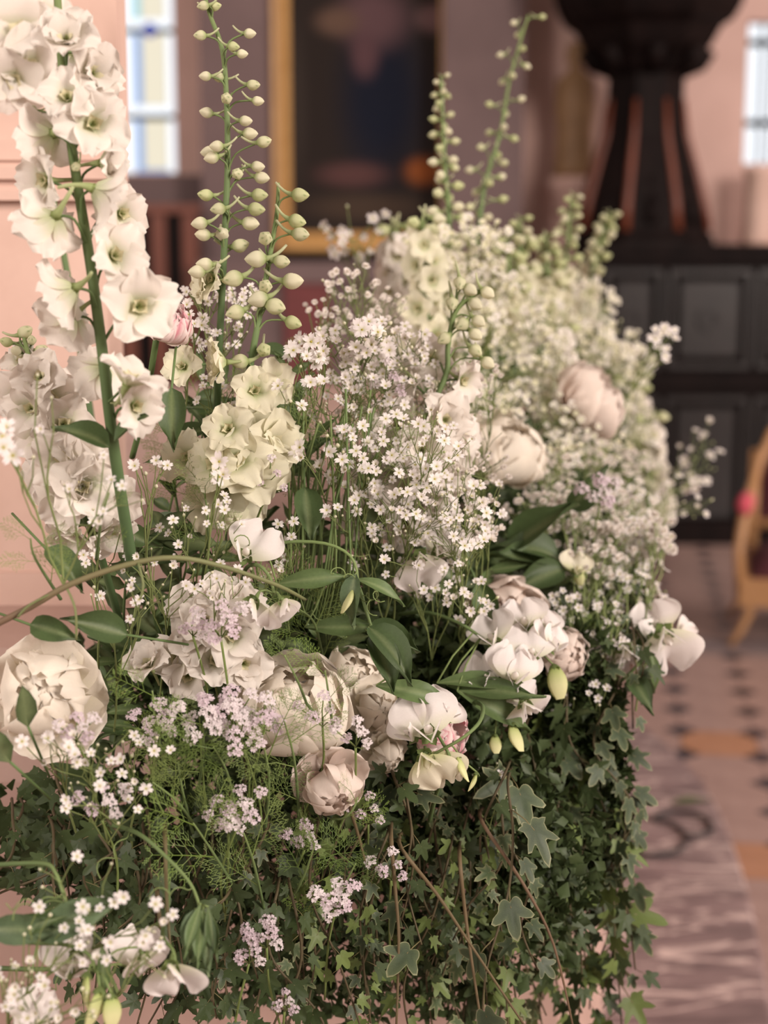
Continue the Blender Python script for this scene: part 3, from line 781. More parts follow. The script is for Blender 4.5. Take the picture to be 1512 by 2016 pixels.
# ivy leaves: five lobes
IVY = []
for var in range(8):
    rr = random.Random(50 + var)
    lobes = [(90, 1.0, 23), (38, .82, 19), (142, .82, 19), (-20, .60, 19), (200, .60, 19)] if var % 3 else [(90, 1.0, 32), (30, .80, 28), (150, .80, 28)]
    def rad(a):
        best = .40
        for (la, lr, lw) in lobes:
            d = abs((a - la + 180) % 360 - 180); best = max(best, lr * math.exp(-(d / lw) ** 1.6 * .9))
        return best * (1 - .55 * math.exp(-((abs((a - 270 + 180) % 360 - 180)) / 22) ** 2)) 
    if var < 3: cin, cmid, crim = (.044, .066, .023), (.044, .066, .023), (.044, .066, .023)
    elif var < 5: cin, cmid, crim = (.058, .080, .044), (.085, .110, .056), (.30, .30, .17)
    elif var < 7: cin, cmid, crim = (.125, .17, .050), (.125, .17, .050), (.125, .17, .050)
    else: cin, cmid, crim = (.07, .10, .045), (.15, .17, .085), (.30, .30, .17)
    mb = MB(); N = 40; cb = rr.uniform(.2, .5)
    def zf(x, y): return -cb * .35 * (x * x + y * y) + .16 * abs(x) + .05 * math.sin(5 * x + var) * (abs(y) + .2)
    ctr = mb.vert((0, 0, 0), cin); prev = None
    for (f, c) in ((.45, cin), (.90, cmid), (1.0, crim)):
        ring_ = []
        for kk in range(N):
            a = 360 * kk / N; r_ = rad(a) * f; x, y = r_ * math.cos(math.radians(a)), r_ * math.sin(math.radians(a))
            ring_.append(mb.vert((x, y, zf(x, y)), c))
        for kk in range(N):
            k2 = (kk + 1) % N
            if prev is None: mb.face((ctr, ring_[kk], ring_[k2]))
            else: mb.face((prev[kk], ring_[kk], ring_[k2], prev[k2]))
        prev = ring_
    mb.tube([(0, 0, 0), (0, -.35, -.08), (0, -.8, -.35)], [.022, .02, .02], (.20, .17, .08), 4)
    IVY.append(mb.mesh('ivy_leaf', LEAF))
# feathery leaf
FEA = []
for var in range(3):
    mb = MB(); rr = random.Random(80 + var); cg = ((.16, .24, .05), (.11, .17, .04), (.20, .27, .08))[var]
    def needle(p, d, l, w):
        s_ = d.cross(Vector((0, 0, 1))); s_ = s_.normalized() * w if s_.length > 1e-5 else Vector((w, 0, 0))
        q_ = p + d * l
        b = [mb.vert(p - s_, cg), mb.vert(p + s_, cg), mb.vert(q_ + s_ * .6, cg), mb.vert(q_ - s_ * .6, cg)]; mb.face(tuple(b))
    mb.tube([(0, 0, 0), (.5, 0, .05), (1, 0, -.05)], [.010, .008, .004], cg, 4)
    for i in range(6):
        u = .25 + .73 * i / 5
        for sgn in (-1, 1):
            L1 = .42 * math.sin(math.pi * (.25 + .70 * u)) * rr.uniform(.8, 1.15) + .06
            d1 = Vector((.72, sgn * .75, rr.uniform(-.25, .3))).normalized(); p0 = Vector((u, 0, .05 * math.sin(math.pi * u)))
            needle(p0, d1, L1, .0042)
            for j in range(3):
                p1 = p0 + d1 * (L1 * (.4 + .28 * j))
                for s2 in (-1, 1):
                    d2 = (d1 + Vector((-d1.y, d1.x, 0)) * s2 * .8 + Vector((0, 0, rr.uniform(-.4, .4)))).normalized(); L2 = L1 * .34 * (1.1 - .18 * j)
                    needle(p1, d2, L2, .0042)
                    needle(p1 + d2 * L2 * .5, (d2 + Vector((d2.y, -d2.x, .2)) * s2 * .7).normalized(), L2 * .55, .004)
    FEA.append(mb.mesh('feathery_leaf', LEAF, False))

# ------------------------------------------------------------------ plant builders
def curve(ctrl, n=24):
    """Catmull-Rom through control points"""
    c_ = [Vector(p) for p in ctrl]; res = []
    segs = len(c_) - 1; per = max(2, n // segs)
    for i in range(segs):
        p0, p1, p2, p3 = c_[max(i - 1, 0)], c_[i], c_[i + 1], c_[min(i + 2, segs)]
        for s_ in range(per):
            t_ = s_ / per
            res.append(.5 * ((2 * p1) + (-p0 + p2) * t_ + (2 * p0 - 5 * p1 + 4 * p2 - p3) * t_ * t_ + (-p0 + 3 * p1 - 3 * p2 + p3) * t_ ** 3))
    res.append(c_[-1]); return res
def loc(m, root): return Matrix.Translation(-root) @ m
def nearest(pts, p, below=.012):
    best = min(range(len(pts)), key=lambda i: (pts[i] - p).length); k_ = best
    while k_ < len(pts) - 1 and pts[best].z - pts[k_].z < below: k_ += 1
    return pts[k_]
def pedicel(mb, a, b, d, r=.0011, col=SGREEN):
    """from the stem point a to the floret base b that faces d"""
    mid = a.lerp(b, .55) + Vector((0, 0, .25 * (b - a).length)) * .4 - d * .2 * (b - a).length
    pts = curve([a, mid, b], 8); mb.tube(pts, [r * 1.15] * 3 + [r] * (len(pts) - 3), col, 5)
def delphinium(label, stem, florets=(), buds=(), detail=True, r0=.0045, r1=.0016, kind='w', group=None, leafs=()):
    pts = [out_plinth(p) for p in curve([P(*p) for p in stem], 40)]             # top first, base last
    root = pts[-1].copy(); t = thing('delphinium', label, 'delphinium', root, group)
    mb = MB(); n = len(pts)
    mb.tube([p - root for p in pts], [lerp(r1, r0, (i / (n - 1)) ** .7) for i in range(n)], lambda u: lerp3(LGREEN, (.07, .12, .05), u), 8)
    fs = floret_set(kind)
    for fl_ in florets:
        x, y, r, fx, fy, fz, z = fl_[:7]
        p = P(x, y, z); d = camdir(fx, fy, fz); s_ = r * 1.14 / F * z
        b = p - d * s_ * .7                               # floret base behind its rim
        v = fs[R.randrange(len(fs))]
        HEADS.append((b + d * s_ * .40, s_ * .72))
        m_ = face_matrix(b, d, s_, None)
        o = ob('floret', v[1] if detail else v[3], t, loc(m_, root))
        if detail:
            for (pm, mm) in v[2]: ob('petal', pm, o, mm)
        a = nearest(pts, b, s_ * .6) - root
        pedicel(mb, a, b - root, d, .0012 if detail else .0014)
    for bd in buds:
        x, y, s_, fx, fy, fz, z = bd
        p = P(x, y, z); d = camdir(fx, fy, fz); k_ = s_ / F * z
        b = p - d * k_ * .45
        ob('bud', BUDS[R.randrange(3)], t, loc(face_matrix(b, d, k_, None, UP * 1.0 + RT * R.uniform(-.3, .3)), root))
        a = nearest(pts, b, k_ * .8) - root
        pedicel(mb, a, b - root, d, .0009, (.14, .19, .07))
    for (x, y, z, L, dx, dy, dz) in leafs:
        ob('leaf', R.choice(LV['ovate']), t, loc(leaf_matrix(P(x, y, z), camdir(dx, dy, dz), L), root))
    ob('stem', mb.mesh('stem', STEM), t)
    return t
def leaf_matrix(p, d, L, nrm=None):
    d = d.normalized(); nrm = nrm or camdir(R.uniform(-.4, .4), .5 + R.uniform(-.3, .4), .8)
    y = nrm.cross(d)
    if y.length < 1e-4: y = d.orthogonal()
    y.normalize(); z = d.cross(y)
    return Matrix.Translation(p) @ Matrix((d, y, z)).transposed().to_4x4() @ Matrix.Scale(L, 4)
def auto_spike(label, stem, n, rtop, rbot, bud_frac, kind='w', detail=False, width=1.0, group=None, zr=.03, r0=.004):
    fl, bd = [], []
    for i in range(n):
        u = (i + R.uniform(-.3, .3)) / n; u = clamp(u)
        f = u * (len(stem) - 1.001); k_ = int(f); g = f - k_
        x, y, z = (lerp(stem[k_][a], stem[k_ + 1][a], g) for a in range(3))
        a = i * 2.4 + R.uniform(-.4, .4); r = lerp(rtop, rbot, u)
        ox_, oz_ = math.cos(a), math.sin(a)
        off = r * width * (1.5 if u < bud_frac else 1.15)
        if u < bud_frac: bd.append((x + ox_ * off, y + R.uniform(-4, 4), r * 1.25, ox_ * 1.0, R.uniform(-.35, .25), oz_ * .8 + .2, z - oz_ * zr * .6))
        else: fl.append((x + ox_ * off, y + R.uniform(-6, 6), r, ox_ * .9, R.uniform(-.25, .35), oz_ * .8 + .45, z - oz_ * zr))
    x, y, z = stem[-1]                                  # the stem runs on down to the bed on the plinth top
    yb = 1008 + F * ((CAM.z - 1.30) / z - math.sin(TH)) / math.cos(TH)
    tail = [(x, yb, z)] if yb > y + 20 else []
    return delphinium(label, list(stem) + tail, fl, bd, detail, r0, .0012, kind, group)
def split_tree(mb, a, pts, r, col, root):
    """branching from a to all pts; returns arrival directions"""
    if len(pts) == 1:
        p = pts[0][1]; mid = clear(a.lerp(p, .5) + unit() * (p - a).length * .08 + root) - root
        mb.tube([a, mid, p], [r, r * .9, r * .8], col, 3, cap=False); pts[0][2] = (p - mid).normalized(); return
    cen = Vector((0, 0, 0))
    for q_ in pts: cen += q_[1]
    cen /= len(pts)
    j = a.lerp(cen, .42 if len(pts) > 3 else .5) + unit() * (cen - a).length * .05
    j = clear(j + root) - root
    mid = clear(a.lerp(j, .5) + unit() * (j - a).length * .06 + root) - root
    r2 = max(.00034, r * .80)
    mb.tube([a, mid, j], [r, lerp(r, r2, .5), r2], col, 4 if r > .0006 else 3, cap=False)
    ax = unit(); pts.sort(key=lambda q_: (q_[1] - cen).dot(ax))
    k_ = 2 if len(pts) < 5 else 3; n = len(pts)
    cut = [round(n * i / k_) for i in range(k_ + 1)]
    for i in range(k_):
        if cut[i + 1] > cut[i]: split_tree(mb, j, pts[cut[i]:cut[i + 1]], r2, col, root)
def spray(label, cx, cy, rx, ry, z, n, mm=13, base=None, zr=.05, dbl=False, bud=.35, group=None, col=(.17, .21, .075), joined=False, name='babys_breath', cat='baby\'s breath'):
    if group: nm = near(cx, cy); label = label + ' beside ' + nm; group = group + ' beside ' + nm
    base = P(*base) if base else P(cx + (R.uniform(-30, 30)), cy + ry + 190, z + .10)
    root = base.copy(); t = thing(name, label, cat, root, group); mb = MB(); bb = MB()
    pts = []
    for i in range(n):
        q_ = ball(); pts.append([i, clear(P(cx + q_.x * rx, cy + q_.y * ry, z + q_.z * zr)) - root, None])
    keep = list(pts)
    split_tree(mb, Vector((0, 0, 0)), pts, .0011, col, root)
    join = MB()
    for (i, p, d) in keep:
        out = (p + root - P(cx, cy + ry * .6, z + .05)).normalized()
        d2 = (out * .7 + camdir(0, .35, .75) + unit() * .55).normalized()
        if R.random() < bud:
            bb.add(SBUD_MB, face_matrix(p, d, mm * .00035 * R.uniform(.6, 1.1)))
        else:
            s_ = mm * .0005 * R.uniform(.75, 1.15)
            m_ = face_matrix(p + d2 * s_ * .3, d2, s_)
            if joined: join.add(FARB[R.randrange(3)], m_)
            else: ob('blossom', R.choice(DBL) if dbl else BLO[min(3, int(R.random() * 3.6))], t, m_)
    ob('stem', mb.mesh('stem', STEM), t)
    if bb.v: ob('buds', bb.mesh('buds', PETAL), t)['kind'] = 'stuff'
    if join.v: ob('blossoms', join.mesh('blossoms', PETAL), t)['kind'] = 'stuff'
    return t
def umbel(label, cx, cy, r_px, z, n, cl_px, base=None, group=None):
    if group: nm = near(cx, cy); label = label + ' beside ' + nm; group = group + ' beside ' + nm
    base = P(*base) if base else P(cx + R.uniform(-40, 40), cy + r_px + 170, z + .08)
    root = base.copy(); t = thing('coriander_umbel', label, 'coriander', root, group); mb = MB()
    top = P(cx, cy + r_px * .9, z + .015) - root
    mb.tube(curve([Vector((0, 0, 0)), top * .5 + unit() * .01, top], 8), .0011, (.15, .20, .06), 5)
    for i in range(n):
        a = i * 2.4; rr_ = math.sqrt((i + .4) / n)
        p = P(cx + math.cos(a) * rr_ * r_px * 1.3, cy + math.sin(a) * rr_ * r_px * 1.0, z - .01 + R.uniform(-.01, .01)) - root
        d = ((p - top).normalized() * .8 + camdir(0, .4, .8) + unit() * .3).normalized(); s_ = cl_px * 1.0 / F * z * R.uniform(.8, 1.2)
        ob('flower_cluster', R.choice(LIL), t, face_matrix(p - d * s_ * .9, d, s_))
        mb.tube([top, top.lerp(p - d * s_, .5) + unit() * .003, p - d * s_ * .9], .0006, (.16, .21, .07), 4)
    ob('stem', mb.mesh('stem', STEM), t); return t
def peony(label, x, y, r, z, face, kind='white', openness=.5, base=None, layers=(6, 7, 8), name='peony'):
    p = P(x, y, z); d = camdir(*face); s_ = r / F * z
    c_ = p - d * s_ * .85; base = P(*base) if base else c_ - d * .03 - Vector((0, 0, .03)) + FWD * .10
    base = out_plinth(base); root = base.copy(); t = thing(name, label, 'peony', root)
    HEADS.append((p - d * s_ * .35, s_ * .86))
    hm = face_matrix(c_, d, s_); hml = loc(hm, root)
    pm = PEO[kind]
    mb = MB(); mb.tube(curve([Vector((0, 0, 0)), (c_ - root) * .5 + Vector((0, 0, -.01)), c_ - root], 8), .003, SGREEN, 7); ob('stem', mb.mesh('stem', STEM), t)
    for ly, n in enumerate(layers):
        el = (4 - 14 * (openness > .6), 4, 8)[ly]; sc_ = (1.0, .93, .82)[ly]; me = (3 if openness > .6 else 0, 1, 2)[ly]
        for mm in ring_mats(n, el, .22, ly * .5, .05, .04 * ly, (sc_ * .9, sc_ * 1.06)):
            ob('petal', pm[me], t, hml @ mm)
    for mm in ring_mats(6, 12, .3, .3, .02, .16, (.50, .60)): ob('petal', pm[2], t, hml @ mm)
    mb = MB()
    for kk in range(5):
        mb.add(petal_mb(.55, .26, -20, 60, OVATE, .3, .02, 0, LGREEN, SGREEN, 1, 4, 3), Matrix.Rotation(TAU * kk / 5, 4, 'Z') @ Matrix.Translation((.02, 0, -.08)))
    ob('calyx', mb.mesh('calyx', LEAF), t, hml)
    return t
def sweet_pea(label, florets, stem, leaves=(), buds=(), group=None, tendrils=0):
    """florets: (x, y, w_px, z, facing, up-roll, kind)"""
    pts = [out_plinth(p) for p in curve([P(*p) for p in stem], 24)]; root = pts[-1].copy(); t = thing('sweet_pea', label, 'sweet pea', root, group); mb = MB(); n = len(pts)
    mb.tube([p - root for p in pts], [lerp(.0012, .0022, i / (n - 1)) for i in range(n)], lambda u: lerp3(LGREEN, MGREEN, u), 6)
    for (x, y, w, z, f, roll, key) in florets:
        key_i = 0 if key == 'w' else 1
        d = camdir(*f); s_ = w / F * z / .98; u_ = (UP * math.cos(roll) + RT * math.sin(roll))
        m_ = face_matrix(P(x, y, z), d, s_, None, u_) @ Matrix.Translation((0, -.42, 0))
        _, st, wing, keel, cal = SWP[key_i]
        HEADS.append((P(x, y, z), s_ * .42))
        o = ob('blossom', cal, t, loc(m_, root))
        ob('standard_petal', R.choice(st), o, Matrix.Identity(4))
        ob('standard_petal', R.choice(st), o, Matrix.Translation((0, .02, .07)) @ Matrix.Rotation(.25, 4, 'X') @ Matrix.Scale(.78, 4)) if R.random() < .35 else None
        ob('wing_petal', wing, o, Matrix.Identity(4)); ob('wing_petal', wing, o, Matrix.Scale(-1, 4, (1, 0, 0))); ob('keel_petal', keel, o, Matrix.Identity(4))
        b = (m_ @ Vector((0, -.12, -.22))) - root
        a = nearest(pts, b + root, -1) - root
        if (a - b).length > .003: mb.tube(curve([a, a.lerp(b, .5) + Vector((0, 0, .15 * (a - b).length)), b], 6), .0009, LGREEN, 5)
    for (x, y, w, z, f, key) in buds:
        d = camdir(*f); s_ = w / F * z; b = P(x, y, z) - d * s_ * .5
        ob('bud', SWBUD, t, loc(face_matrix(b, d, s_), root)); a = nearest(pts, b, -1)
        mb.tube(curve([a - root, a.lerp(b, .5) - root + Vector((0, 0, .006)), b - root], 6), .0009, LGREEN, 5)
    for (x, y, z, L, dx, dy, dz, kk) in leaves:
        pp = P(x, y, z); ob('leaf', R.choice(LV[kk]), t, loc(leaf_matrix(pp, camdir(dx, dy, dz), L / F * z), root))
        a = nearest(pts, pp, -1)
        if (a - pp).length > .004: mb.tube([a - root, a.lerp(pp, .5) - root + unit() * .003, pp - root], .0009, LGREEN, 5)
    for k_ in range(tendrils):
        a = R.choice(pts) - root; q_ = []; d = camdir(R.uniform(-1, 1), R.uniform(-.6, .4), .6); sd = d.orthogonal(); s2 = d.cross(sd)
        for i in range(22):
            u = i / 21; rr_ = .007 * (1 - u * .5) * u; q_.append(a + d * .05 * u + sd * rr_ * math.cos(u * 14) + s2 * rr_ * math.sin(u * 14))
        mb.tube(q_, .0005, LGREEN, 4)
    ob('stem', mb.mesh('stem', STEM), t); return t
def ivy(label, path, lpx=(34, 62), var=(0, 8), step_=.020, group=None, spread=.020, col=(.075, .058, .030)):
    if group: nm = near(path[1][0], path[1][1]); label = label + ' by ' + nm; group = group + ' by ' + nm
    x, y, z = path[0]; path = [(x + R.uniform(-15, 15), y - 35, z + .14)] + list(path)
    pts = [clear(p) for p in curve([P(*p) for p in path], 36)]; root = pts[0].copy(); t = thing('ivy_trail', label, 'ivy', root, group); mb = MB(); n = len(pts)
    mb.tube([p - root for p in pts], [lerp(.0016, .0009, i / (n - 1)) for i in range(n)], col, 5)
    acc = 0; side = 1
    for i in range(1, n):
        acc += (pts[i] - pts[i - 1]).length
        if acc > step_:
            acc = R.uniform(-.4, .2) * step_; side = -side
            zc = (pts[i] - CAM).dot(FWD); s_ = R.uniform(*lpx) / F * zc * .62
            tang = (pts[i] - pts[i - 1]).normalized()
            d = camdir(R.uniform(-1.1, 1.1), R.uniform(-.3, 1.1), .9)
            up_ = (tang * .6 + RT * side * R.uniform(.2, 1.0) + unit() * .45 - Vector((0, 0, .4)))
            m_ = face_matrix(pts[i], d, s_, None, up_) @ Matrix.Translation((0, .8, .35))
            ob('leaf', IVY[R.randrange(*var)], t, loc(m_, root))
    ob('stem', mb.mesh('stem', STEM), t); return t
def open_dir(p, d, L):
    for k_ in range(6):
        if not (in_plinth(p + d * L) or in_plinth(p + d * L * .5) or in_head(p + d * L * .6) or in_head(p + d * L)): return d
        d = (camdir(R.uniform(-1, 1), R.uniform(-.2, 1), .8) if k_ else Vector((d.x, -abs(d.y), abs(d.z)))).normalized()
    return d
def greens(label, path, lpx, kinds, n, group=None, name='foliage_stem', cat='foliage', r=.0016):
    if group: nm = near(path[1][0], path[1][1]); label = label + ' by ' + nm; group = group + ' by ' + nm
    pts = [clear(p) for p in curve([P(*p) for p in path], 20)]; root = pts[-1].copy(); t = thing(name, label, cat, root, group); mb = MB(); m_ = len(pts)
    mb.tube([p - root for p in pts], [lerp(.0007, r, i / (m_ - 1)) for i in range(m_)], lambda u: lerp3(LGREEN, MGREEN, u), 5)
    for i in range(n):
        f = (i + .3) / n * (m_ - 2); k_ = int(f); p = pts[k_].lerp(pts[k_ + 1], f - k_); tang = (pts[k_] - pts[k_ + 1]).normalized()
        zc = (p - CAM).dot(FWD); d = (tang * .7 + (RT if i % 2 else -RT) * .8 + unit() * .5).normalized()
        kk = R.choice(kinds); me = R.choice(FEA) if kk == 'fea' else R.choice(LV[kk])
        L_ = R.uniform(*lpx) / F * zc
        ob('feathery_leaf' if kk == 'fea' else 'leaf', me, t, loc(leaf_matrix(p, open_dir(p, d, L_), L_), root))
    ob('stem', mb.mesh('stem', STEM), t); return t

MARKS = [('the tall delphinium stem', 190, 560), ('the dense cream delphinium', 110, 880), ('the bud spire', 445, 380), ('the red altar frontal', 610, 680), ('the gilt frame bottom', 700, 470), ('the green eyed florets', 470, 860), ('the curving delphinium tip', 890, 680), ('the round pale peony', 1008, 865), ('the cream peony with greenish base', 1185, 775),
         ('the broad bright leaf', 600, 1000), ('the single white sweet pea', 500, 1065), ('the bare twig', 250, 1120), ('the double headed sweet pea', 530, 1210), ('the plump white peony', 585, 1365), ('the left cream peony', 78, 1362), ('the ruffled peony cluster', 735, 1430), ('the pink streaked peony', 884, 1440), ('the sweet pea cluster', 1010, 1290), ('the yellow green bud', 1098, 1340), ('the standing sweet peas', 1310, 1260), ('the cream sweet pea bud', 1136, 1106), ('the wilting sweet pea', 832, 1120),
         ('the spent blush peony', 640, 1540), ('the cream hanging sweet pea', 858, 1520), ('the faded beige umbel', 660, 1760), ('the drooping sweet pea leaves', 400, 1840), ('the pale pink sweet pea', 345, 1935), ('the faded sweet peas', 140, 1880), ('the marble step', 1230, 1700), ('the light green ivy runner', 1215, 1900), ('the pale edged ivy runner', 990, 1800), ('the grey green ivy runner', 810, 1700), ('the leaning thin delphinium', 985, 260), ('the pulpit ledge', 1200, 520), ('the dark pulpit panels', 1270, 700), ('the tiled floor', 1290, 1060), ('the broad folded leaf', 780, 1260), ('the beige pink peony', 1000, 1180), ('the brown ivy twigs', 790, 1820), ('the tiny bottom umbel', 560, 1970)]
def near(x, y): return min(MARKS, key=lambda m_: (m_[1] - x) ** 2 + (m_[2] - y) ** 2)[0]
# ------------------------------------------------------------------ the arrangement
# D1: the big white delphinium in front of the pillar
Z = 1.22
delphinium('tall white delphinium with thick green stem in front of the stone pillar',
    [(112, -30, Z), (118, 80, Z), (132, 220, Z), (152, 360, Z), (178, 520, Z), (200, 680, Z + .005), (216, 820, Z + .02), (236, 960, Z + .05), (262, 1120, Z + .10)],
    [(125, 52, 58, .05, .45, 1, Z - .03), (126, 172, 52, .0, .35, 1, Z - .03), (205, 135, 60, .75, .05, .75, Z - .01), (192, 235, 62, .45, .0, 1, Z - .03),
     (72, 278, 60, -.75, -.15, -.55, Z), (110, 262, 48, -.2, .1, -.8, Z + .04), (240, 322, 54, .95, -.05, .15, Z), (58, 352, 56, -.65, -.1, .75, Z - .015), (232, 395, 66, .8, -.35, -.35, Z - .01), (262, 420, 50, .8, -.1, .6, Z + .02),
     (88, 458, 66, -.5, -.45, -.6, Z - .01), (245, 495, 58, .65, .1, .75, Z - .02), (285, 600, 66, .45, -.05, 1, Z - .03), (108, 588, 62, -.8, -.35, -.3, Z - .01),
     (128, 655, 60, -.45, -.5, -.5, Z + .02), (268, 712, 62, .35, .75, .25, Z - .03), (285, 805, 50, .6, -.2, .6, Z - .01), (180, 745, 58, -.5, -.3, -.5, Z + .05), (165, 110, 46, .2, .1, -.7, Z + .05)],
    [(148, 330, 24, -.3, -.6, .7, Z - .01), (60, 215, 22, -.9, .1, .5, Z)], True, .0050, .0030, 'w',
    leafs=((215, 880, Z + .02, .050, -.8, .5, .4), (225, 870, Z + .02, .042, .8, .5, .5)))
# soft spike behind at the very left
delphinium('white delphinium top leaning on the fluted shaft behind the tall stem',
    [(30, -60, 1.68), (40, 60, 1.68), (60, 200, 1.69), (110, 420, 1.69), (170, 760, 1.69), (200, 1000, 1.68)],
    [(20, 40, 74, -.2, .2, 1, 1.64), (52, 120, 70, .1, 0, 1, 1.64), (30, 165, 60, .3, -.4, .8, 1.64), (8, 100, 60, -.5, 0, .8, 1.66), (95, 10, 50, .3, .3, .8, 1.68)], (), False)
# D2: dense florets at the left edge
Z = 1.315
delphinium('dense cream delphinium with green eyed florets at the foot of the pillar',
    [(45, 655, Z), (62, 720, Z), (95, 800, Z), (130, 900, Z), (165, 1010, Z + .01), (200, 1100, Z + .05), (240, 1240, Z + .14)],
    [(72, 732, 46, .0, .25, 1, Z - .03), (22, 772, 48, -.4, .0, 1, Z - .01), (50, 800, 48, -.1, .1, 1, Z - .03), (105, 775, 50, .4, .2, .9, Z - .02), (128, 830, 52, .3, .1, 1, Z - .03),
     (60, 860, 52, -.4, -.1, .9, Z - .02), (118, 900, 56, .0, .1, 1, Z - .04), (170, 890, 54, .5, .1, .9, Z - .03), (85, 945, 56, -.4, -.1, .9, Z - .02), (165, 960, 58, .25, -.1, 1, Z - .04),
     (205, 980, 52, .6, -.1, .7, Z - .02), (115, 1000, 50, -.2, -.4, .8, Z - .03), (238, 1010, 56, .6, -.4, .5, Z), (225, 1070, 50, .4, -.7, .4, Z), (130, 1075, 50, -.2, -.7, .4, Z), (30, 700, 34, -.3, .4, .9, Z), (150, 760, 36, .5, .3, .7, Z + .02)],
    [(52, 652, 34, .7, .3, .3, Z), (85, 690, 32, .8, .0, .5, Z), (30, 690, 26, -.4, .2, .9, Z), (10, 672, 26, -.8, .2, .4, Z), (62, 668, 24, .1, .5, .8, Z)], True, .0038, .0015, 'w')
# D3: the budded spire in the middle
Z = 1.40
b3 = [(398, 12, -1), (426, 12, 1), (392, 70, -1), (494, 66, 1), (479, 106, 1), (462, 92, 1), (402, 150, -1), (428, 152, -1), (445, 193, 0), (501, 167, 1), (510, 199, 1), (404, 221, -1), (486, 238, 1), (495, 263, 1), (522, 278, 1), (424, 288, -1), (408, 300, -1), (414, 311, -1),
      (466, 342, 0), (510, 328, 1), (518, 350, 1), (402, 383, -1), (427, 412, -1), (514, 384, 1), (508, 412, 1), (390, 440, -1), (397, 462, -1), (438, 460, 0), (496, 440, 1), (476, 482, 1), (400, 520, -1), (385, 535, -1)]
delphinium('slender green white delphinium spire covered in round buds before the mauve pilaster',
    [(398, -30, Z), (412, 25, Z), (438, 100, Z), (446, 200, Z), (448, 320, Z), (444, 430, Z), (438, 560, Z + .01), (430, 720, Z + .03), (425, 900, Z + .08)],
    [(400, 545, 34, -.6, .1, .6, Z - .01), (384, 560, 32, -.8, 0, .4, Z), (410, 712, 44, -.9, .0, .3, Z - .03), (350, 715, 36, -.3, .2, .9, Z - .03)],
    [(x, y, 23 + 11 * clamp((y - 60) / 420) + R.uniform(-2, 3), s_ if s_ else R.uniform(-.3, .3), R.uniform(-.25, .2), .25 if s_ else 1.0, Z - .005 + (R.uniform(-.012, .012))) for (x, y, s_) in b3],
    True, .0036, .0014, 'g')
# D4: second budded spike
b4 = [(594, 384, 1), (588, 436, 1), (594, 461, 1), (523, 468, 0), (557, 515, 1), (580, 553, 1), (523, 563, 0), (500, 510, -1), (545, 604, 1), (580, 636, 1), (455, 550, -1), (460, 616, -1), (520, 690, 0), (468, 712, -1), (505, 590, -1)]
delphinium('shorter delphinium with fat pale green buds between the bud spire and the red frontal',
    [(548, 360, Z), (545, 420, Z), (532, 500, Z), (515, 600, Z), (498, 690, Z), (482, 790, Z + .01), (470, 900, Z + .06)],
    [(445, 838, 44, -.1, .2, 1, Z - .06), (505, 765, 42, .2, .1, 1, Z - .03), (548, 755, 44, .6, .0, .8, Z), (470, 895, 56, .1, .3, .9, Z - .06), (400, 905, 52, -.5, .2, .8, Z - .05), (560, 862, 54, .6, .2, .8, Z - .02), (500, 920, 60, .3, .2, .9, Z - .05), (430, 960, 54, -.3, .0, .9, Z - .03), (540, 920, 48, .5, -.2, .7, Z - .02), (350, 890, 48, -.5, .3, .7, Z - .02), (520, 830, 48, .5, .3, .8, Z), (400, 1000, 50, -.3, -.2, .8, Z), (480, 980, 54, .2, -.3, .8, Z)],
    [(x, y, 36 + R.uniform(-2, 8) * (y > 480), s_ if s_ else .2, R.uniform(-.4, .1), .25 if s_ else 1.0, Z - .01) for (x, y, s_) in b4], True, .0036, .0013, 'g')
# D5: the nodding budded tip right of the baby's breath
Z = 1.52
b5 = [(938, 600, 1), (962, 578, 1), (944, 634, 1), (908, 640, -1), (938, 660, 1), (872, 668, -1), (938, 692, 1), (962, 716, 1), (905, 560, 0), (928, 572, 1), (890, 600, 0)]
delphinium('curving delphinium with nodding cream buds along one side of its tip',
    [(945, 575, Z), (920, 590, Z), (895, 618, Z), (882, 680, Z), (880, 730, Z), (858, 785, Z), (835, 850, Z + .01), (805, 910, Z + .03), (770, 1000, Z + .08)],
    [(845, 705, 42, -.2, .0, .8, Z + .02), (930, 755, 40, .7, -.3, .6, Z), (790, 740, 40, -.5, .2, .8, Z), (770, 835, 48, -.4, .1, .9, Z - .02), (890, 822, 50, .4, .1, .9, Z - .03), (830, 880, 54, .0, .2, 1, Z - .04), (900, 900, 50, .6, -.1, .8, Z - .02), (760, 900, 50, -.5, 0, .8, Z - .02), (880, 950, 48, .4, -.2, .9, Z - .03), (800, 970, 50, -.1, -.1, 1, Z - .02), (720, 960, 46, -.5, -.2, .8, Z), (865, 1030, 50, .3, -.2, .9, Z - .01), (790, 1040, 50, -.2, -.3, .8, Z), (700, 1030, 48, -.4, -.3, .8, Z + .02), (930, 850, 40, .8, .1, .5, Z)],
    [(x, y, 32, s_ * .7, -.55, .45, Z - .005) for (x, y, s_) in b5], True, .0036, .0016, 'w')
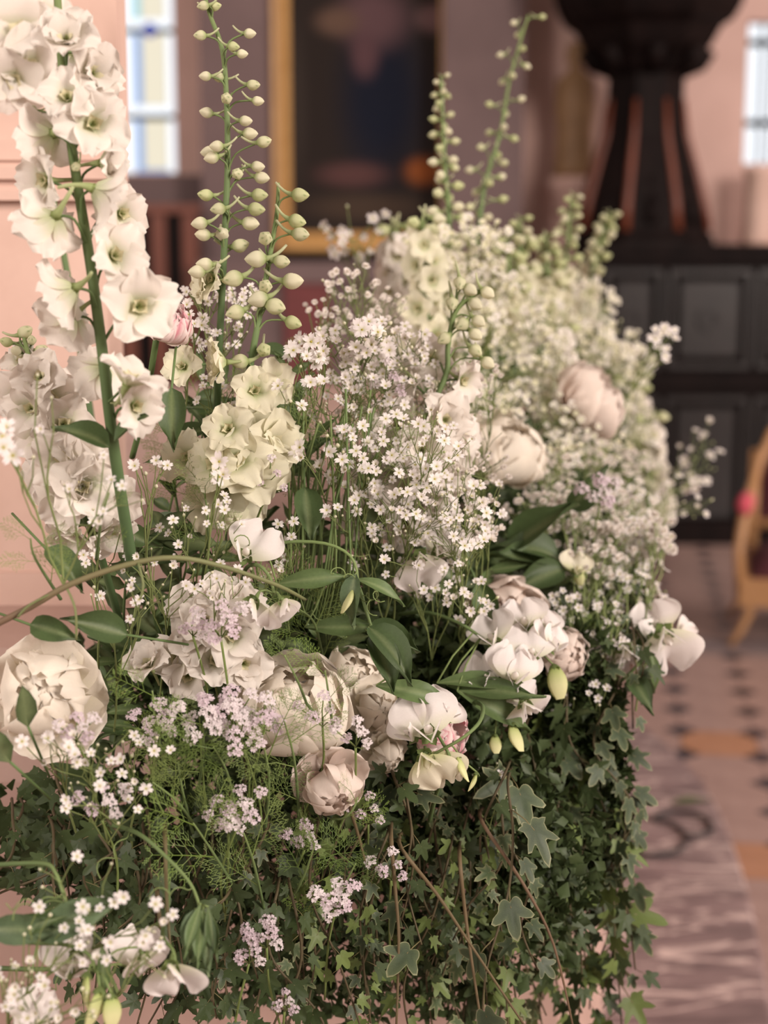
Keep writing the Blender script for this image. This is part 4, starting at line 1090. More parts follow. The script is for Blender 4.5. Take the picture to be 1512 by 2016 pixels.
# soft spikes further back
auto_spike('budded delphinium tip rising before the right edge of the painting', [(868, 150, 2.0), (872, 230, 2.0), (876, 330, 1.98), (884, 430, 1.96), (885, 560, 1.98), (880, 760, 2.0)], 44, 10, 30, .72, 'g', False, 1.0)
auto_spike('thin leaning delphinium with sparse green buds before the pale wall', [(1040, 30, 2.15), (1005, 150, 2.15), (985, 260, 2.15), (958, 350, 2.13), (945, 430, 2.1), (930, 600, 2.1)], 30, 12, 18, 1.0, 'g', False, 1.7)
auto_spike('stubby green budded delphinium tip beside the pulpit ledge', [(1125, 390, 2.4), (1120, 450, 2.4), (1110, 560, 2.4), (1100, 700, 2.4)], 26, 12, 22, .6, 'g', False)
auto_spike('leaning green budded delphinium tip touching the pulpit stem', [(1200, 420, 2.6), (1185, 470, 2.6), (1165, 540, 2.6), (1140, 700, 2.6)], 26, 14, 20, .65, 'g', False, .8)
auto_spike('tall white delphinium behind the loose baby\'s breath under the gilt frame', [(775, 450, 2.1), (785, 520, 2.1), (790, 600, 2.1), (790, 760, 2.1)], 24, 26, 46, .1, 'w', False)
auto_spike('greenish delphinium florets above the baby\'s breath right of the frame', [(830, 430, 1.85), (835, 480, 1.85), (840, 560, 1.85), (840, 720, 1.85)], 18, 24, 38, .2, 'g', False)
for a, (x, y, z_) in enumerate(((1075, 460, 2.3), (1022, 430, 2.25), (1000, 470, 2.1))):
    auto_spike(('green budded delphinium clump over the far baby\'s breath', 'short green delphinium tip left of the far green clump', 'pale green delphinium tip beside the thin leaning spire')[a], [(x, y, z_), (x + 2, y + 70, z_), (x, y + 170, z_)], 20, 14, 30, .7, 'g', False)
for a, (x, y, z_, n_) in enumerate(((1000, 640, 2.22, 20), (1060, 600, 2.52, 22), (1240, 800, 2.7, 22), (1275, 880, 2.55, 18), (1140, 590, 2.85, 18), (930, 700, 2.14, 16), (1100, 700, 2.2, 18))):
    auto_spike('soft white delphinium spike in the far bank by ' + near(x, y), [(x, y - 60, z_), (x + 2, y + 30, z_), (x, y + 140, z_)], n_, 22, 40, .15, 'w', False, group='far delphinium spikes by ' + near(x, y))

# peonies
peony('plump white peony with blush centre amid the lilac umbels', 585, 1365, 118, 1.36, (.15, .75, .6), 'white', .3, layers=(7, 8, 9))
peony('creamy white peony low at the left beside the plinth moulding', 78, 1362, 112, 1.26, (.05, .25, 1), 'white', .7, layers=(7, 8, 8))
peony('round pale peony behind the curving delphinium tip', 1008, 865, 92, 1.80, (.3, .7, .55), 'white', .3, layers=(6, 7, 7))
peony('cream peony with greenish base high in the far flowers', 1185, 775, 84, 2.0, (.75, .6, .3), 'blush', .5, layers=(6, 7, 7))
peony('cream peony bud with red streaks behind the tall delphinium stem', 338, 618, 62, 1.36, (.55, .6, .4), 'streak', .05, layers=(5, 5, 4), base=(260, 900, 1.46))
peony('pink streaked white peony between the hanging sweet peas', 884, 1445, 72, 1.42, (.7, .1, .6), 'streak', .1, layers=(5, 5, 5))
peony('spent blush peony hanging under the lilac umbels', 662, 1566, 70, 1.33, (.3, -.5, .8), 'blush', .8, layers=(6, 6, 5))
peony('ruffled white peony cluster right of the plump peony', 756, 1392, 58, 1.42, (.5, .1, .85), 'white', .7, layers=(6, 6, 6))
peony('ruffled white peony hanging under the ruffled cluster', 768, 1498, 43, 1.42, (.4, -.4, .85), 'white', .7, layers=(6, 6, 5))
peony('beige pink peony hidden behind the sweet pea cluster', 1005, 1210, 88, 1.60, (.1, .3, .9), 'blush', .5, layers=(6, 6, 6))
peony('blush peony peeping out beside the yellow green bud', 1122, 1290, 56, 1.57, (.4, .1, .9), 'blush', .4, layers=(5, 6, 5))
peony('cream peony behind the double headed sweet pea', 700, 1320, 62, 1.45, (.3, .5, .8), 'white', .5, layers=(6, 6, 6))

# cream double stock-like heads around the lilac umbels
delphinium('cream delphinium cluster under the arching twig',
    [(420, 1150, 1.36), (430, 1220, 1.36), (440, 1300, 1.38), (450, 1400, 1.44)],
    [(440, 1165, 44, .2, .5, .9, 1.33), (355, 1190, 42, -.5, .3, .8, 1.34), (480, 1190, 44, .4, .3, .9, 1.33), (400, 1215, 48, -.1, .3, 1, 1.32), (460, 1250, 50, .2, .2, 1, 1.32), (370, 1255, 46, -.4, .1, .9, 1.33), (420, 1300, 48, 0, .1, 1, 1.33), (330, 1300, 44, -.5, -.1, .9, 1.34), (490, 1310, 46, .4, .0, .9, 1.34), (280, 1290, 44, -.3, .6, .6, 1.34), (360, 1340, 42, -.2, -.2, .9, 1.34)], (), True, .003, .0015, 'w')

# sweet peas
sweet_pea('double headed white sweet pea hanging above the plump peony',
    [(495, 1212, 84, 1.30, (-.35, -.35, .8), .35 + math.pi, 'w'), (556, 1210, 72, 1.30, (.55, -.3, .7), -.25 + math.pi, 'w')],
    [(540, 1170, 1.31), (530, 1135, 1.32), (505, 1112, 1.33), (480, 1130, 1.40), (470, 1230, 1.46)])
sweet_pea('single white sweet pea above the arching twig', [(500, 1065, 84, 1.34, (-.1, .1, 1), .5, 'w')], [(490, 1080, 1.345), (495, 1120, 1.37), (520, 1200, 1.46)])
sweet_pea('ruffled white sweet pea over the pink streaked peony',
    [(835, 1405, 100, 1.36, (.0, .1, 1), -.25, 'w'), (800, 1420, 76, 1.37, (-.5, .0, .8), -.7, 'w'), (880, 1390, 72, 1.385, (.5, .3, .8), .6, 'w')],
    [(850, 1430, 1.375), (870, 1460, 1.37), (885, 1500, 1.37), (860, 1560, 1.42), (840, 1640, 1.48)])
sweet_pea('cream sweet pea hanging below the pink streaked peony',
    [(858, 1520, 92, 1.37, (-.2, -.2, 1), math.pi - .5, 'c')], [(845, 1490, 1.375), (872, 1475, 1.36), (915, 1450, 1.355), (945, 1420, 1.37), (950, 1390, 1.42), (930, 1380, 1.47)],
    buds=((905, 1512, 58, 1.37, (.1, -1, .3), 'c'), (935, 1540, 40, 1.38, (-.2, -1, .3), 'c')))
sweet_pea('large cluster of white sweet peas beside the blush peony',
    [(965, 1235, 74, 1.50, (-.4, .2, .9), -.4, 'w'), (1028, 1205, 76, 1.52, (-.1, .3, .9), -.2, 'w'), (1075, 1215, 66, 1.53, (.5, .3, .8), .4, 'w'), (1045, 1262, 78, 1.49, (.1, .2, 1), .1, 'w'), (1090, 1250, 64, 1.51, (.6, .1, .7), .5, 'w'),
     (950, 1318, 82, 1.48, (-.4, .1, .9), -.3, 'w'), (1015, 1305, 84, 1.47, (.1, .1, 1), .2, 'w'), (1030, 1355, 80, 1.47, (.3, -.2, .9), 1.2, 'w'), (985, 1350, 66, 1.475, (-.3, -.2, .9), 2.3, 'w'), (1042, 1405, 78, 1.46, (.3, -.4, .8), 2.6, 'w')],
    [(1050, 1200, 1.53), (1030, 1260, 1.52), (1000, 1300, 1.51), (960, 1265, 1.50), (900, 1225, 1.50), (820, 1205, 1.52), (700, 1230, 1.58)],
    buds=((1098, 1340, 66, 1.50, (.2, -.9, .4), 'c'), (1012, 1452, 60, 1.46, (.1, -1, .3), 'c'), (975, 1465, 40, 1.46, (0, -1, .3), 'c')), leaves=((900, 1360, 1.46, 190, .9, -.35, .2, 'lance'), (880, 1350, 1.47, 200, .95, -.15, .2, 'lance'), (860, 1345, 1.47, 190, 1, .05, .1, 'lance')))
sweet_pea('white sweet peas standing clear at the right over the tiled floor',
    [(1288, 1212, 78, 1.66, (-.2, .3, .9), -.3, 'w'), (1318, 1285, 100, 1.66, (.1, -.1, 1), 2.8, 'w'), (1356, 1262, 72, 1.66, (.5, .0, .9), 1.4, 'w'), (1240, 1305, 76, 1.68, (.0, -.3, .9), 2.8, 'w'), (1300, 1250, 60, 1.74, (.3, .2, .8), .5, 'w')],
    [(1310, 1235, 1.68), (1290, 1250, 1.68), (1270, 1290, 1.68), (1235, 1330, 1.70), (1180, 1370, 1.78), (1100, 1400, 1.84)],
    buds=((1318, 1238, 30, 1.70, (.5, .3, .6), 'c'),), leaves=((1262, 1250, 1.72, 110, .25, -1, .3, 'ovate'), (1280, 1280, 1.72, 90, .25, -1, .2, 'lance'), (1240, 1330, 1.74, 90, .3, -.5, .5, 'ovate')))
sweet_pea('cream sweet pea bud with yellow calyx before the far baby\'s breath', [(1136, 1106, 52, 1.66, (.2, .2, .9), .2, 'c')], [(1135, 1130, 1.67), (1100, 1150, 1.68), (1020, 1140, 1.70), (930, 1120, 1.74)], buds=((1140, 1135, 34, 1.66, (.1, -1, .2), 'c'),),
    leaves=((1100, 1100, 1.68, 150, -.9, .4, .4, 'ovate'), (1090, 1110, 1.68, 150, -1, .1, .5, 'ovate'), (1110, 1120, 1.66, 130, -.9, -.3, .5, 'ovate'), (1000, 1080, 1.68, 170, .8, .5, .3, 'ovate'), (1120, 1000, 1.72, 120, .6, .6, .5, 'ovate'), (980, 1110, 1.68, 150, .9, .1, .4, 'lance')))
sweet_pea('wilting white sweet pea under the middle baby\'s breath', [(832, 1128, 80, 1.46, (.2, -.1, 1), 2.9, 'w'), (870, 1065, 66, 1.47, (.3, .2, .9), .5, 'w')], [(850, 1090, 1.475), (830, 1150, 1.50), (780, 1220, 1.56)])
sweet_pea('pale pink sweet pea hanging at the bottom beside the drooping leaves', [(345, 1935, 92, 1.17, (.0, -.25, 1), math.pi - .15, 'w')], [(345, 1895, 1.175), (340, 1870, 1.18), (320, 1840, 1.20), (330, 1780, 1.25), (330, 1650, 1.32)])
sweet_pea('faded white sweet peas low at the left edge with green buds',
    [(275, 1870, 84, 1.20, (.2, .1, .9), .1, 'w'), (285, 1900, 66, 1.19, (.5, -.4, .8), 2.8, 'w'), (130, 1875, 84, 1.18, (-.2, .1, 1), -.2, 'w'), (165, 1900, 72, 1.175, (.2, -.2, .9), 2.6, 'w'), (110, 1820, 60, 1.19, (-.2, .4, .8), .2, 'w'), (60, 1990, 74, 1.16, (-.1, .0, 1), .3, 'w')],
    [(190, 1915, 1.165), (175, 1880, 1.165), (130, 1860, 1.17), (60, 1855, 1.19), (-40, 1840, 1.22)],
    buds=((192, 1985, 78, 1.15, (-.05, -1, .3), 'c'), (222, 1990, 64, 1.15, (.15, -1, .3), 'c'), (165, 1950, 70, 1.16, (-.2, -1, .3), 'c')))
sweet_pea('arching thick green sweet pea stem with folded leaf over the peonies',
    [], [(692, 1195, 1.36), (704, 1140, 1.36), (690, 1095, 1.36), (640, 1070, 1.36), (560, 1068, 1.36), (500, 1090, 1.37), (450, 1150, 1.42), (420, 1260, 1.48)],
    leaves=((700, 1130, 1.355, 120, -.25, -1, .3, 'glauc'), (545, 1150, 1.36, 160, 1, .15, .1, 'lance'), (700, 1140, 1.36, 120, 1, -.25, .2, 'lance')), buds=((690, 1180, 60, 1.355, (-.1, -1, .2), 'c'),), tendrils=2)
sweet_pea('trailing sweet pea stem with broad folded leaf right of the plump peony',
    [], [(790, 1420, 1.38), (775, 1330, 1.38), (740, 1260, 1.38), (720, 1200, 1.38), (700, 1150, 1.39), (640, 1150, 1.42), (520, 1240, 1.50)],
    leaves=((725, 1235, 1.37, 150, .75, -.6, .5, 'ovate'), (730, 1250, 1.37, 130, .5, -.8, .5, 'ovate'), (600, 1235, 1.40, 170, 1, -.05, .1, 'lance'), (740, 1350, 1.375, 180, 1, -.1, .2, 'lance'), (720, 1240, 1.385, 120, .9, -.1, .4, 'ovate')), tendrils=3)
sweet_pea('drooping cluster of grey green sweet pea leaves at the lower left',
    [], [(395, 1790, 1.20), (375, 1740, 1.21), (330, 1690, 1.22), (270, 1640, 1.24), (200, 1620, 1.30)],
    leaves=((395, 1780, 1.19, 110, -.25, -1, .3, 'lance'), (400, 1790, 1.19, 120, -.05, -1, .3, 'lance'), (410, 1785, 1.19, 110, .25, -1, .3, 'lance'), (385, 1790, 1.19, 120, -.15, -1, .4, 'glauc'), (405, 1800, 1.19, 120, .1, -1, .4, 'glauc')), tendrils=2)
sweet_pea('long lance leaved sweet pea stem crossing the lower left corner',
    [], [(130, 1780, 1.17), (110, 1720, 1.18), (80, 1700, 1.19), (-40, 1705, 1.22)],
    leaves=((80, 1850, 1.15, 190, .85, .55, .1, 'glauc'), (-10, 1840, 1.16, 170, .95, .25, .2, 'lance'), (60, 1860, 1.16, 120, .5, .8, .3, 'lance'), (-20, 1830, 1.15, 160, 1, .05, .2, 'glauc')), tendrils=2)
sweet_pea('green sweet pea stems crossing under the faded white sweet peas', [], [(235, 1960, 1.235), (195, 1900, 1.235), (90, 1908, 1.235), (-40, 1905, 1.24)], leaves=((200, 1860, 1.17, 120, .1, -1, .2, 'lance'),), tendrils=3)

# the arching bare twig
tw = [P(*p) for p in ((-40, 1245, 1.22), (60, 1195, 1.22), (140, 1150, 1.22), (250, 1112, 1.23), (345, 1098, 1.24), (440, 1116, 1.26), (545, 1152, 1.30), (600, 1180, 1.36))]
t = thing('arching_twig', 'brown green bare twig arching over the dark gap at the left', 'twig', tw[0]); mb = MB(); cp = curve(tw, 32)
mb.tube([p - tw[0] for p in cp], [lerp(.0030, .0016, i / (len(cp) - 1)) for i in range(len(cp))], lambda u: lerp3((.13, .075, .05), (.15, .16, .07), clamp(u * 1.6)), 7); ob('stem', mb.mesh('stem', STEM), t)
for (a, b, c_) in (((130, 1155, 1.22), (148, 1200, 1.215), (150, 1260, 1.22)), ((272, 1108, 1.23), (282, 1150, 1.225), (276, 1180, 1.225)), ((120, 1160, 1.22), (60, 1190, 1.215), (35, 1215, 1.215))):
    mb = MB(); mb.tube([p - tw[0] for p in curve([P(*a), P(*b), P(*c_)], 8)], .0011, (.15, .17, .07), 5); ob('side_shoot', mb.mesh('side_shoot', STEM), t)
# big single leaves
for (x, y, z_, L, d, kk, lab) in ((338, 765, 1.33, 130, (.05, -1, .4), 'ovate', 'broad dark green leaf hanging right of the tall delphinium stem'), (600, 960, 1.42, 130, (.1, -1, .4), 'ovate', 'broad bright green leaf in the stems under the baby\'s breath'),
                                  (55, 1430, 1.20, 110, (-.15, 1, .3), 'dark', 'dark leaf lying against the left cream peony'), (20, 1500, 1.20, 110, (-.4, .8, .5), 'dark', 'dark leaf at the foot of the left cream peony'), (60, 1230, 1.24, 110, (1, -.2, .4), 'ovate', 'dark leaf below the start of the bare twig'), (940, 1150, 1.55, 110, (.4, -1, .3), 'ovate', 'green leaf hanging over the beige pink peony'),
                                  (250, 1250, 1.27, 140, (-.9, .25, .4), 'ovate', 'leaf in the dark gap beneath the bare twig'), (90, 1080, 1.26, 120, (.8, -.6, .3), 'ovate', 'narrow leaf left of the dark gap under the twig')):
    p = P(x, y, z_); dd = camdir(*d); t = thing('leaf_stalk', lab, 'leaf', p - dd * .05 + FWD * .03)
    ob('leaf', R.choice(LV[kk]), t, loc(leaf_matrix(p, dd, L / F * z_), t.location)); mb = MB(); mb.tube([(0, 0, 0), (p - t.location) * .5, p - t.location], .0012, SGREEN, 5); ob('stem', mb.mesh('stem', STEM), t)

# baby's breath: sharp sprays in the middle
G1 = 'baby\'s breath crowd between the delphiniums'
L1 = 'white baby\'s breath spray of the sharp middle crowd'
for (cx, cy, rx, ry, z_, n, mm) in ((700, 665, 110, 34, 1.46, 44, 16), (620, 690, 60, 30, 1.42, 20, 16), (790, 690, 80, 55, 1.52, 40, 13), (740, 760, 110, 60, 1.48, 46, 12), (660, 780, 90, 60, 1.46, 30, 10), (850, 760, 70, 60, 1.56, 30, 11),
                                    (830, 870, 110, 70, 1.42, 40, 12), (740, 890, 90, 70, 1.42, 34, 12), (640, 880, 70, 70, 1.40, 16, 15), (880, 970, 90, 70, 1.44, 44, 12), (800, 1000, 110, 70, 1.43, 46, 12), (700, 990, 80, 60, 1.42, 26, 12),
                                    (900, 1050, 80, 60, 1.45, 40, 12), (860, 1130, 90, 70, 1.48, 34, 11), (940, 1010, 60, 80, 1.50, 34, 11), (760, 1080, 80, 60, 1.45, 26, 11), (930, 1180, 60, 50, 1.5, 20, 11), (560, 1060, 60, 60, 1.42, 14, 10)):
    spray(L1, cx, cy, rx, ry, z_, int(n * 1.15), mm, group=G1)
for (cx, cy, rx, ry, z_, n, mm) in ((720, 720, 130, 60, 1.53, 60, 8), (820, 800, 110, 70, 1.55, 60, 8), (860, 920, 110, 80, 1.50, 60, 8), (900, 1010, 90, 80, 1.52, 60, 8), (700, 860, 100, 70, 1.5, 40, 8), (930, 760, 70, 70, 1.62, 50, 8), (960, 900, 60, 60, 1.6, 40, 8)):
    spray('fine double flowered baby\'s breath behind the crowd', cx, cy, rx, ry, z_, n, mm, group='fine double baby\'s breath', dbl=True, bud=.3)
for (cx, cy, rx, ry, z_, n, mm) in ((690, 560, 60, 40, 1.62, 26, 10), (740, 600, 70, 45, 1.66, 36, 8), (650, 610, 60, 40, 1.62, 24, 8), (700, 630, 90, 30, 1.6, 40, 8)):
    spray('tiny flowered baby\'s breath tuft', cx, cy, rx, ry, z_, n, mm, group='tiny tufts before the red frontal', dbl=True)
for (cx, cy, rx, ry, z_, n, mm) in ((400, 570, 50, 35, 1.45, 18, 12), (370, 640, 40, 60, 1.42, 14, 12), (480, 590, 60, 50, 1.5, 20, 10), (430, 660, 70, 60, 1.46, 22, 10), (590, 770, 50, 60, 1.38, 12, 14), (430, 770, 60, 40, 1.42, 14, 11)):
    spray('baby\'s breath spray threaded through bud stems', cx, cy, rx, ry, z_, n, mm, group='baby\'s breath among the bud stems')
for (cx, cy, rx, ry, z_, n, mm, b_) in ((40, 880, 60, 70, 1.16, 6, 17, (125, 1150, 1.22)), (80, 790, 50, 60, 1.17, 3, 12, (125, 1150, 1.22)), (420, 930, 30, 30, 1.28, 3, 17, (400, 1150, 1.36)), (200, 980, 80, 90, 1.18, 8, 10, (125, 1150, 1.22)), (310, 930, 60, 50, 1.30, 10, 12, (300, 1200, 1.36))):
    spray('long stalked white baby\'s breath blossoms', cx, cy, rx, ry, z_, n, mm, base=b_, group='long stalked blossoms at the pillar foot', bud=.3, zr=.03)
for (cx, cy, rx, ry, z_, n) in ((390, 1040, 90, 80, 1.33, 26), (330, 1120, 90, 60, 1.32, 16), (250, 1180, 100, 70, 1.30, 14), (500, 1120, 80, 50, 1.36, 16), (180, 1060, 80, 70, 1.30, 10), (430, 1150, 60, 40, 1.30, 10)):
    spray('sparse budding baby\'s breath in the dark gap', cx, cy, rx, ry, z_, n, 10, group='sparse sprays around the twig', bud=.5)
# right half, softer and denser
G2 = 'dense baby\'s breath at the right'
L2 = 'dense soft baby\'s breath spray of the right bank'
for (cx, cy, rx, ry, z_, n, mm) in ((1180, 1060, 90, 60, 1.75, 70, 11), (1240, 1080, 80, 60, 1.80, 60, 12), (1290, 1060, 40, 50, 1.78, 36, 14), (1130, 1000, 90, 60, 1.78, 60, 11), (1200, 1150, 90, 60, 1.74, 70, 11), (1260, 1150, 60, 60, 1.80, 40, 12), (1180, 1220, 90, 60, 1.72, 60, 11), (1210, 1000, 80, 60, 1.85, 60, 11), (1080, 940, 80, 60, 1.85, 50, 10), (1150, 920, 90, 60, 1.95, 60, 11), (1220, 930, 70, 60, 2.05, 50, 12), (1050, 1010, 60, 50, 1.74, 34, 10), (1240, 1000, 60, 60, 1.95, 40, 12), (1160, 1110, 60, 50, 1.70, 40, 11)):
    spray(L2, cx, cy, rx, ry, z_, int(n * 1.4), mm, group=G2, bud=.25, dbl=R.random() < .5)
for (cx, cy, rx, ry, z_, n, mm) in ((1190, 1300, 60, 50, 1.64, 30, 11), (1180, 1370, 40, 40, 1.62, 22, 11), (1200, 1230, 40, 60, 1.62, 22, 10), (1130, 1190, 60, 40, 1.64, 30, 10), (1120, 1390, 50, 30, 1.62, 16, 10)):
    spray('drooping white baby\'s breath spray', cx, cy, rx, ry, z_, n, mm, group='sprays beside the yellow green bud', bud=.3)
L3 = 'blurred baby\'s breath spray of the far bank'
for (cx, cy, rx, ry, z_, n, mm) in ((930, 480, 90, 50, 1.95, 60, 13), (880, 540, 90, 60, 1.95, 60, 13), (960, 560, 90, 60, 2.0, 60, 13), (1000, 640, 90, 60, 2.05, 60, 12), (1060, 620, 90, 60, 2.2, 60, 13), (930, 640, 80, 60, 1.9, 50, 11), (1060, 720, 90, 70, 2.1, 70, 12), (1130, 690, 90, 60, 2.3, 60, 13), (1140, 600, 80, 60, 2.5, 50, 14), (1200, 680, 70, 60, 2.4, 50, 14), (1000, 740, 90, 60, 2.0, 60, 11), (960, 800, 80, 60, 1.85, 50, 10), (1100, 830, 80, 60, 2.0, 60, 11), (1210, 760, 70, 60, 2.4, 50, 13), (1250, 720, 40, 50, 2.5, 26, 14), (1170, 870, 80, 50, 2.05, 60, 11), (1250, 850, 50, 60, 2.5, 34, 14), (1270, 950, 60, 60, 2.5, 40, 13), (850, 480, 60, 40, 1.95, 30, 14), (1090, 900, 70, 50, 1.9, 50, 10)):
    spray(L3, cx, cy, rx, ry, z_, int(n * 2.0), mm * 1.05, col=(.30, .34, .14), group='blurred baby\'s breath before the pulpit', bud=.25, joined=True, zr=.08)
spray('loose baby\'s breath twinkling before the gilt frame bottom', 690, 460, 90, 60, 2.05, 22, 15, base=(800, 760, 2.05), bud=.2)
spray('baby\'s breath tip reaching out before the dark pulpit panels', 1308, 680, 30, 46, 1.95, 16, 15, base=(1180, 860, 2.05), bud=.15)
spray('out of focus baby\'s breath specks beside the chair and pulpit', 1375, 905, 50, 80, 2.55, 26, 17, base=(1220, 1080, 2.5), bud=.3)
spray('loose baby\'s breath hanging over the far floor left of the chair', 1350, 980, 70, 50, 2.1, 26, 13, base=(1200, 1100, 2.0), bud=.3)
for (cx, cy, rx, ry, z_, n, mm, b_) in ((170, 1490, 120, 70, 1.20, 18, 10, (220, 1640, 1.30)), (210, 1570, 100, 60, 1.21, 16, 10, (230, 1700, 1.32)), (270, 1490, 70, 50, 1.24, 10, 11, (260, 1680, 1.34)), (90, 1470, 60, 30, 1.19, 10, 12, (150, 1640, 1.3))):
    spray('small baby\'s breath spray low at the plinth edge', cx, cy, rx, ry, z_, n, mm, base=b_, group='sprays below the left peony', bud=.35, zr=.03)
for (cx, cy, rx, ry, z_, n, mm, b_) in ((250, 1800, 110, 70, 1.14, 12, 12, (150, 1900, 1.2)), (170, 1740, 100, 60, 1.16, 8, 12, (150, 1900, 1.2)), (90, 1850, 110, 80, 1.14, 16, 11, (0, 2040, 1.2)), (100, 1960, 120, 60, 1.13, 20, 13, (60, 2080, 1.2)), (280, 1880, 90, 70, 1.14, 8, 12, (200, 2060, 1.2)), (30, 1930, 50, 60, 1.14, 18, 10, (0, 2080, 1.2))):
    spray('yellow eyed baby\'s breath spray hanging low', cx, cy, rx, ry, z_, n, mm, base=b_, group='sprays among the faded sweet peas', bud=.4, zr=.025)
for (cx, cy, rx, ry, z_, n) in ((1170, 1500, 50, 50, 1.70, 16), (1140, 1570, 70, 50, 1.68, 18), (1110, 1490, 60, 40, 1.64, 12), (1180, 1640, 40, 50, 1.72, 12), (960, 1560, 70, 60, 1.48, 12)):
    spray('thin budding baby\'s breath caught in the ivy', cx, cy, rx, ry, z_, n, 10, group='sprays caught in the ivy', bud=.5)

# lilac umbels
GU = 'lilac coriander umbels'
for (cx, cy, r_, z_, n, cl) in ((435, 1215, 46, 1.28, 7, 17), (395, 1400, 50, 1.28, 7, 17), (450, 1385, 46, 1.28, 7, 19), (480, 1430, 50, 1.28, 8, 18), (520, 1400, 40, 1.29, 5, 17), (310, 1410, 46, 1.28, 7, 15), (150, 1430, 34, 1.21, 6, 14), (200, 1575, 44, 1.23, 6, 14), (470, 1580, 46, 1.28, 7, 16), (450, 1610, 34, 1.29, 5, 15), (635, 1395, 40, 1.30, 5, 13), (700, 1440, 34, 1.30, 5, 13), (380, 1225, 30, 1.30, 4, 14)):
    umbel('lilac white coriander umbel in full bloom', cx, cy, r_, z_, n, cl, group=GU)
for (cx, cy, r_, z_, n, cl, lab) in ((660, 1760, 38, 1.33, 7, 17, 'faded beige coriander umbel alone over the dark ivy'), (770, 1700, 36, 1.36, 5, 12, 'small rose lilac coriander umbel beside the ivy twigs'), (600, 1645, 30, 1.34, 5, 13, 'rose tinted coriander umbel under the spent peony'), (725, 1590, 36, 1.36, 5, 11, 'thin white coriander umbel below the ruffled peony'), (525, 1835, 34, 1.30, 5, 14, 'pale coriander umbel low over the dark ivy'), (490, 1870, 30, 1.30, 4, 13, 'pale coriander umbel beside the drooping leaves'),
                                    (760, 740, 40, 1.47, 4, 11, 'mauve pink coriander umbel inside the baby\'s breath crowd'), (530, 930, 40, 1.36, 4, 10, 'pink coriander umbel beside the broad bright leaf'), (1180, 965, 34, 1.68, 6, 15, 'greyish coriander umbel over the right baby\'s breath'), (560, 1970, 24, 1.30, 4, 11, 'tiny coriander umbel near the bottom of the ivy')):
    umbel(lab, cx, cy, r_, z_, n, cl)
# feathery foliage
GF = 'feathery coriander foliage around the peonies'
for (pth, lp, n) in (([(350, 1500, 1.27), (360, 1560, 1.28), (380, 1640, 1.32)], (90, 150), 9), ([(300, 1540, 1.26), (350, 1580, 1.28), (400, 1650, 1.33)], (90, 140), 8), ([(420, 1470, 1.27), (450, 1530, 1.29), (470, 1640, 1.34)], (90, 150), 10), ([(520, 1470, 1.28), (530, 1540, 1.30), (520, 1650, 1.35)], (80, 140), 10), ([(560, 1420, 1.28), (580, 1500, 1.30), (590, 1620, 1.36)], (70, 120), 9),
                     ([(300, 1360, 1.27), (310, 1440, 1.29), (330, 1540, 1.34)], (70, 120), 8), ([(640, 1320, 1.29), (650, 1390, 1.31), (660, 1480, 1.37)], (50, 90), 8), ([(560, 1290, 1.28), (590, 1350, 1.30), (620, 1430, 1.36)], (50, 80), 7), ([(380, 1620, 1.27), (420, 1680, 1.29), (470, 1760, 1.33)], (90, 150), 9), ([(620, 1660, 1.32), (600, 1720, 1.34), (560, 1800, 1.38)], (80, 130), 9), ([(700, 1700, 1.34), (680, 1740, 1.35), (640, 1830, 1.38)], (70, 120), 8), ([(480, 1640, 1.28), (500, 1700, 1.30), (520, 1790, 1.34)], (90, 140), 8), ([(400, 1420, 1.27), (400, 1480, 1.29), (390, 1560, 1.33)], (70, 120), 8), ([(680, 1560, 1.33), (660, 1600, 1.34), (620, 1680, 1.38)], (60, 110), 7)):
    greens('finely divided green feathery coriander foliage', pth, lp, ['fea'], max(3, n - 5), group=GF, name='feathery_foliage')
for (pth, lp, n, lab) in (([(60, 1060, 1.22), (70, 1100, 1.23), (120, 1180, 1.26)], (60, 100), 7, 'feathery foliage sprig against the bright pedestal'), ([(215, 970, 1.20), (200, 1020, 1.21), (190, 1100, 1.26)], (40, 70), 6, 'small feathery sprig over the dense cream delphinium'), ([(400, 960, 1.36), (410, 1030, 1.36), (400, 1130, 1.4)], (60, 100), 9, 'mossy feathery sprig right of the long stem gap'), ([(660, 820, 1.45), (670, 900, 1.45), (660, 1020, 1.48)], (80, 130), 10, 'feathery foliage at the heart of the baby\'s breath crowd'), ([(760, 830, 1.47), (740, 900, 1.47), (700, 1000, 1.5)], (80, 130), 9, 'second feathery plume leaning inside the baby\'s breath crowd'), ([(590, 1200, 1.38), (620, 1230, 1.39), (640, 1320, 1.45)], (80, 130), 9, 'feathery foliage under the arching sweet pea stem')):
    greens(lab, pth, lp, ['fea'], max(4, n - 3), name='feathery_foliage')
# thin green stems bundle in the middle
for i in range(26):
    x0 = R.uniform(560, 760); x1 = R.uniform(560, 680); lab = 'thin bare green stem in the bundle under the baby\'s breath crowd'
    dz_ = R.uniform(-.035, .035); x1 = lerp(560, 700, i / 25); x0 = x1 + R.uniform(-15, 70); p = [clear(w_) for w_ in curve([P(x0, R.uniform(760, 900), 1.44 + dz_), P(lerp(x0, x1, .6), 980, 1.45 + dz_), P(x1, 1130, 1.46 + dz_), P(x1 - 25, 1240, 1.52 + dz_)], 10)]; t = thing('bare_stem', lab, 'stem', p[-1], 'bundle of bare stems'); mb = MB()
    mb.tube([q_ - p[-1] for q_ in p], .0011, lerp3(SGREEN, LGREEN, R.random()), 5); ob('stem', mb.mesh('stem', STEM), t)

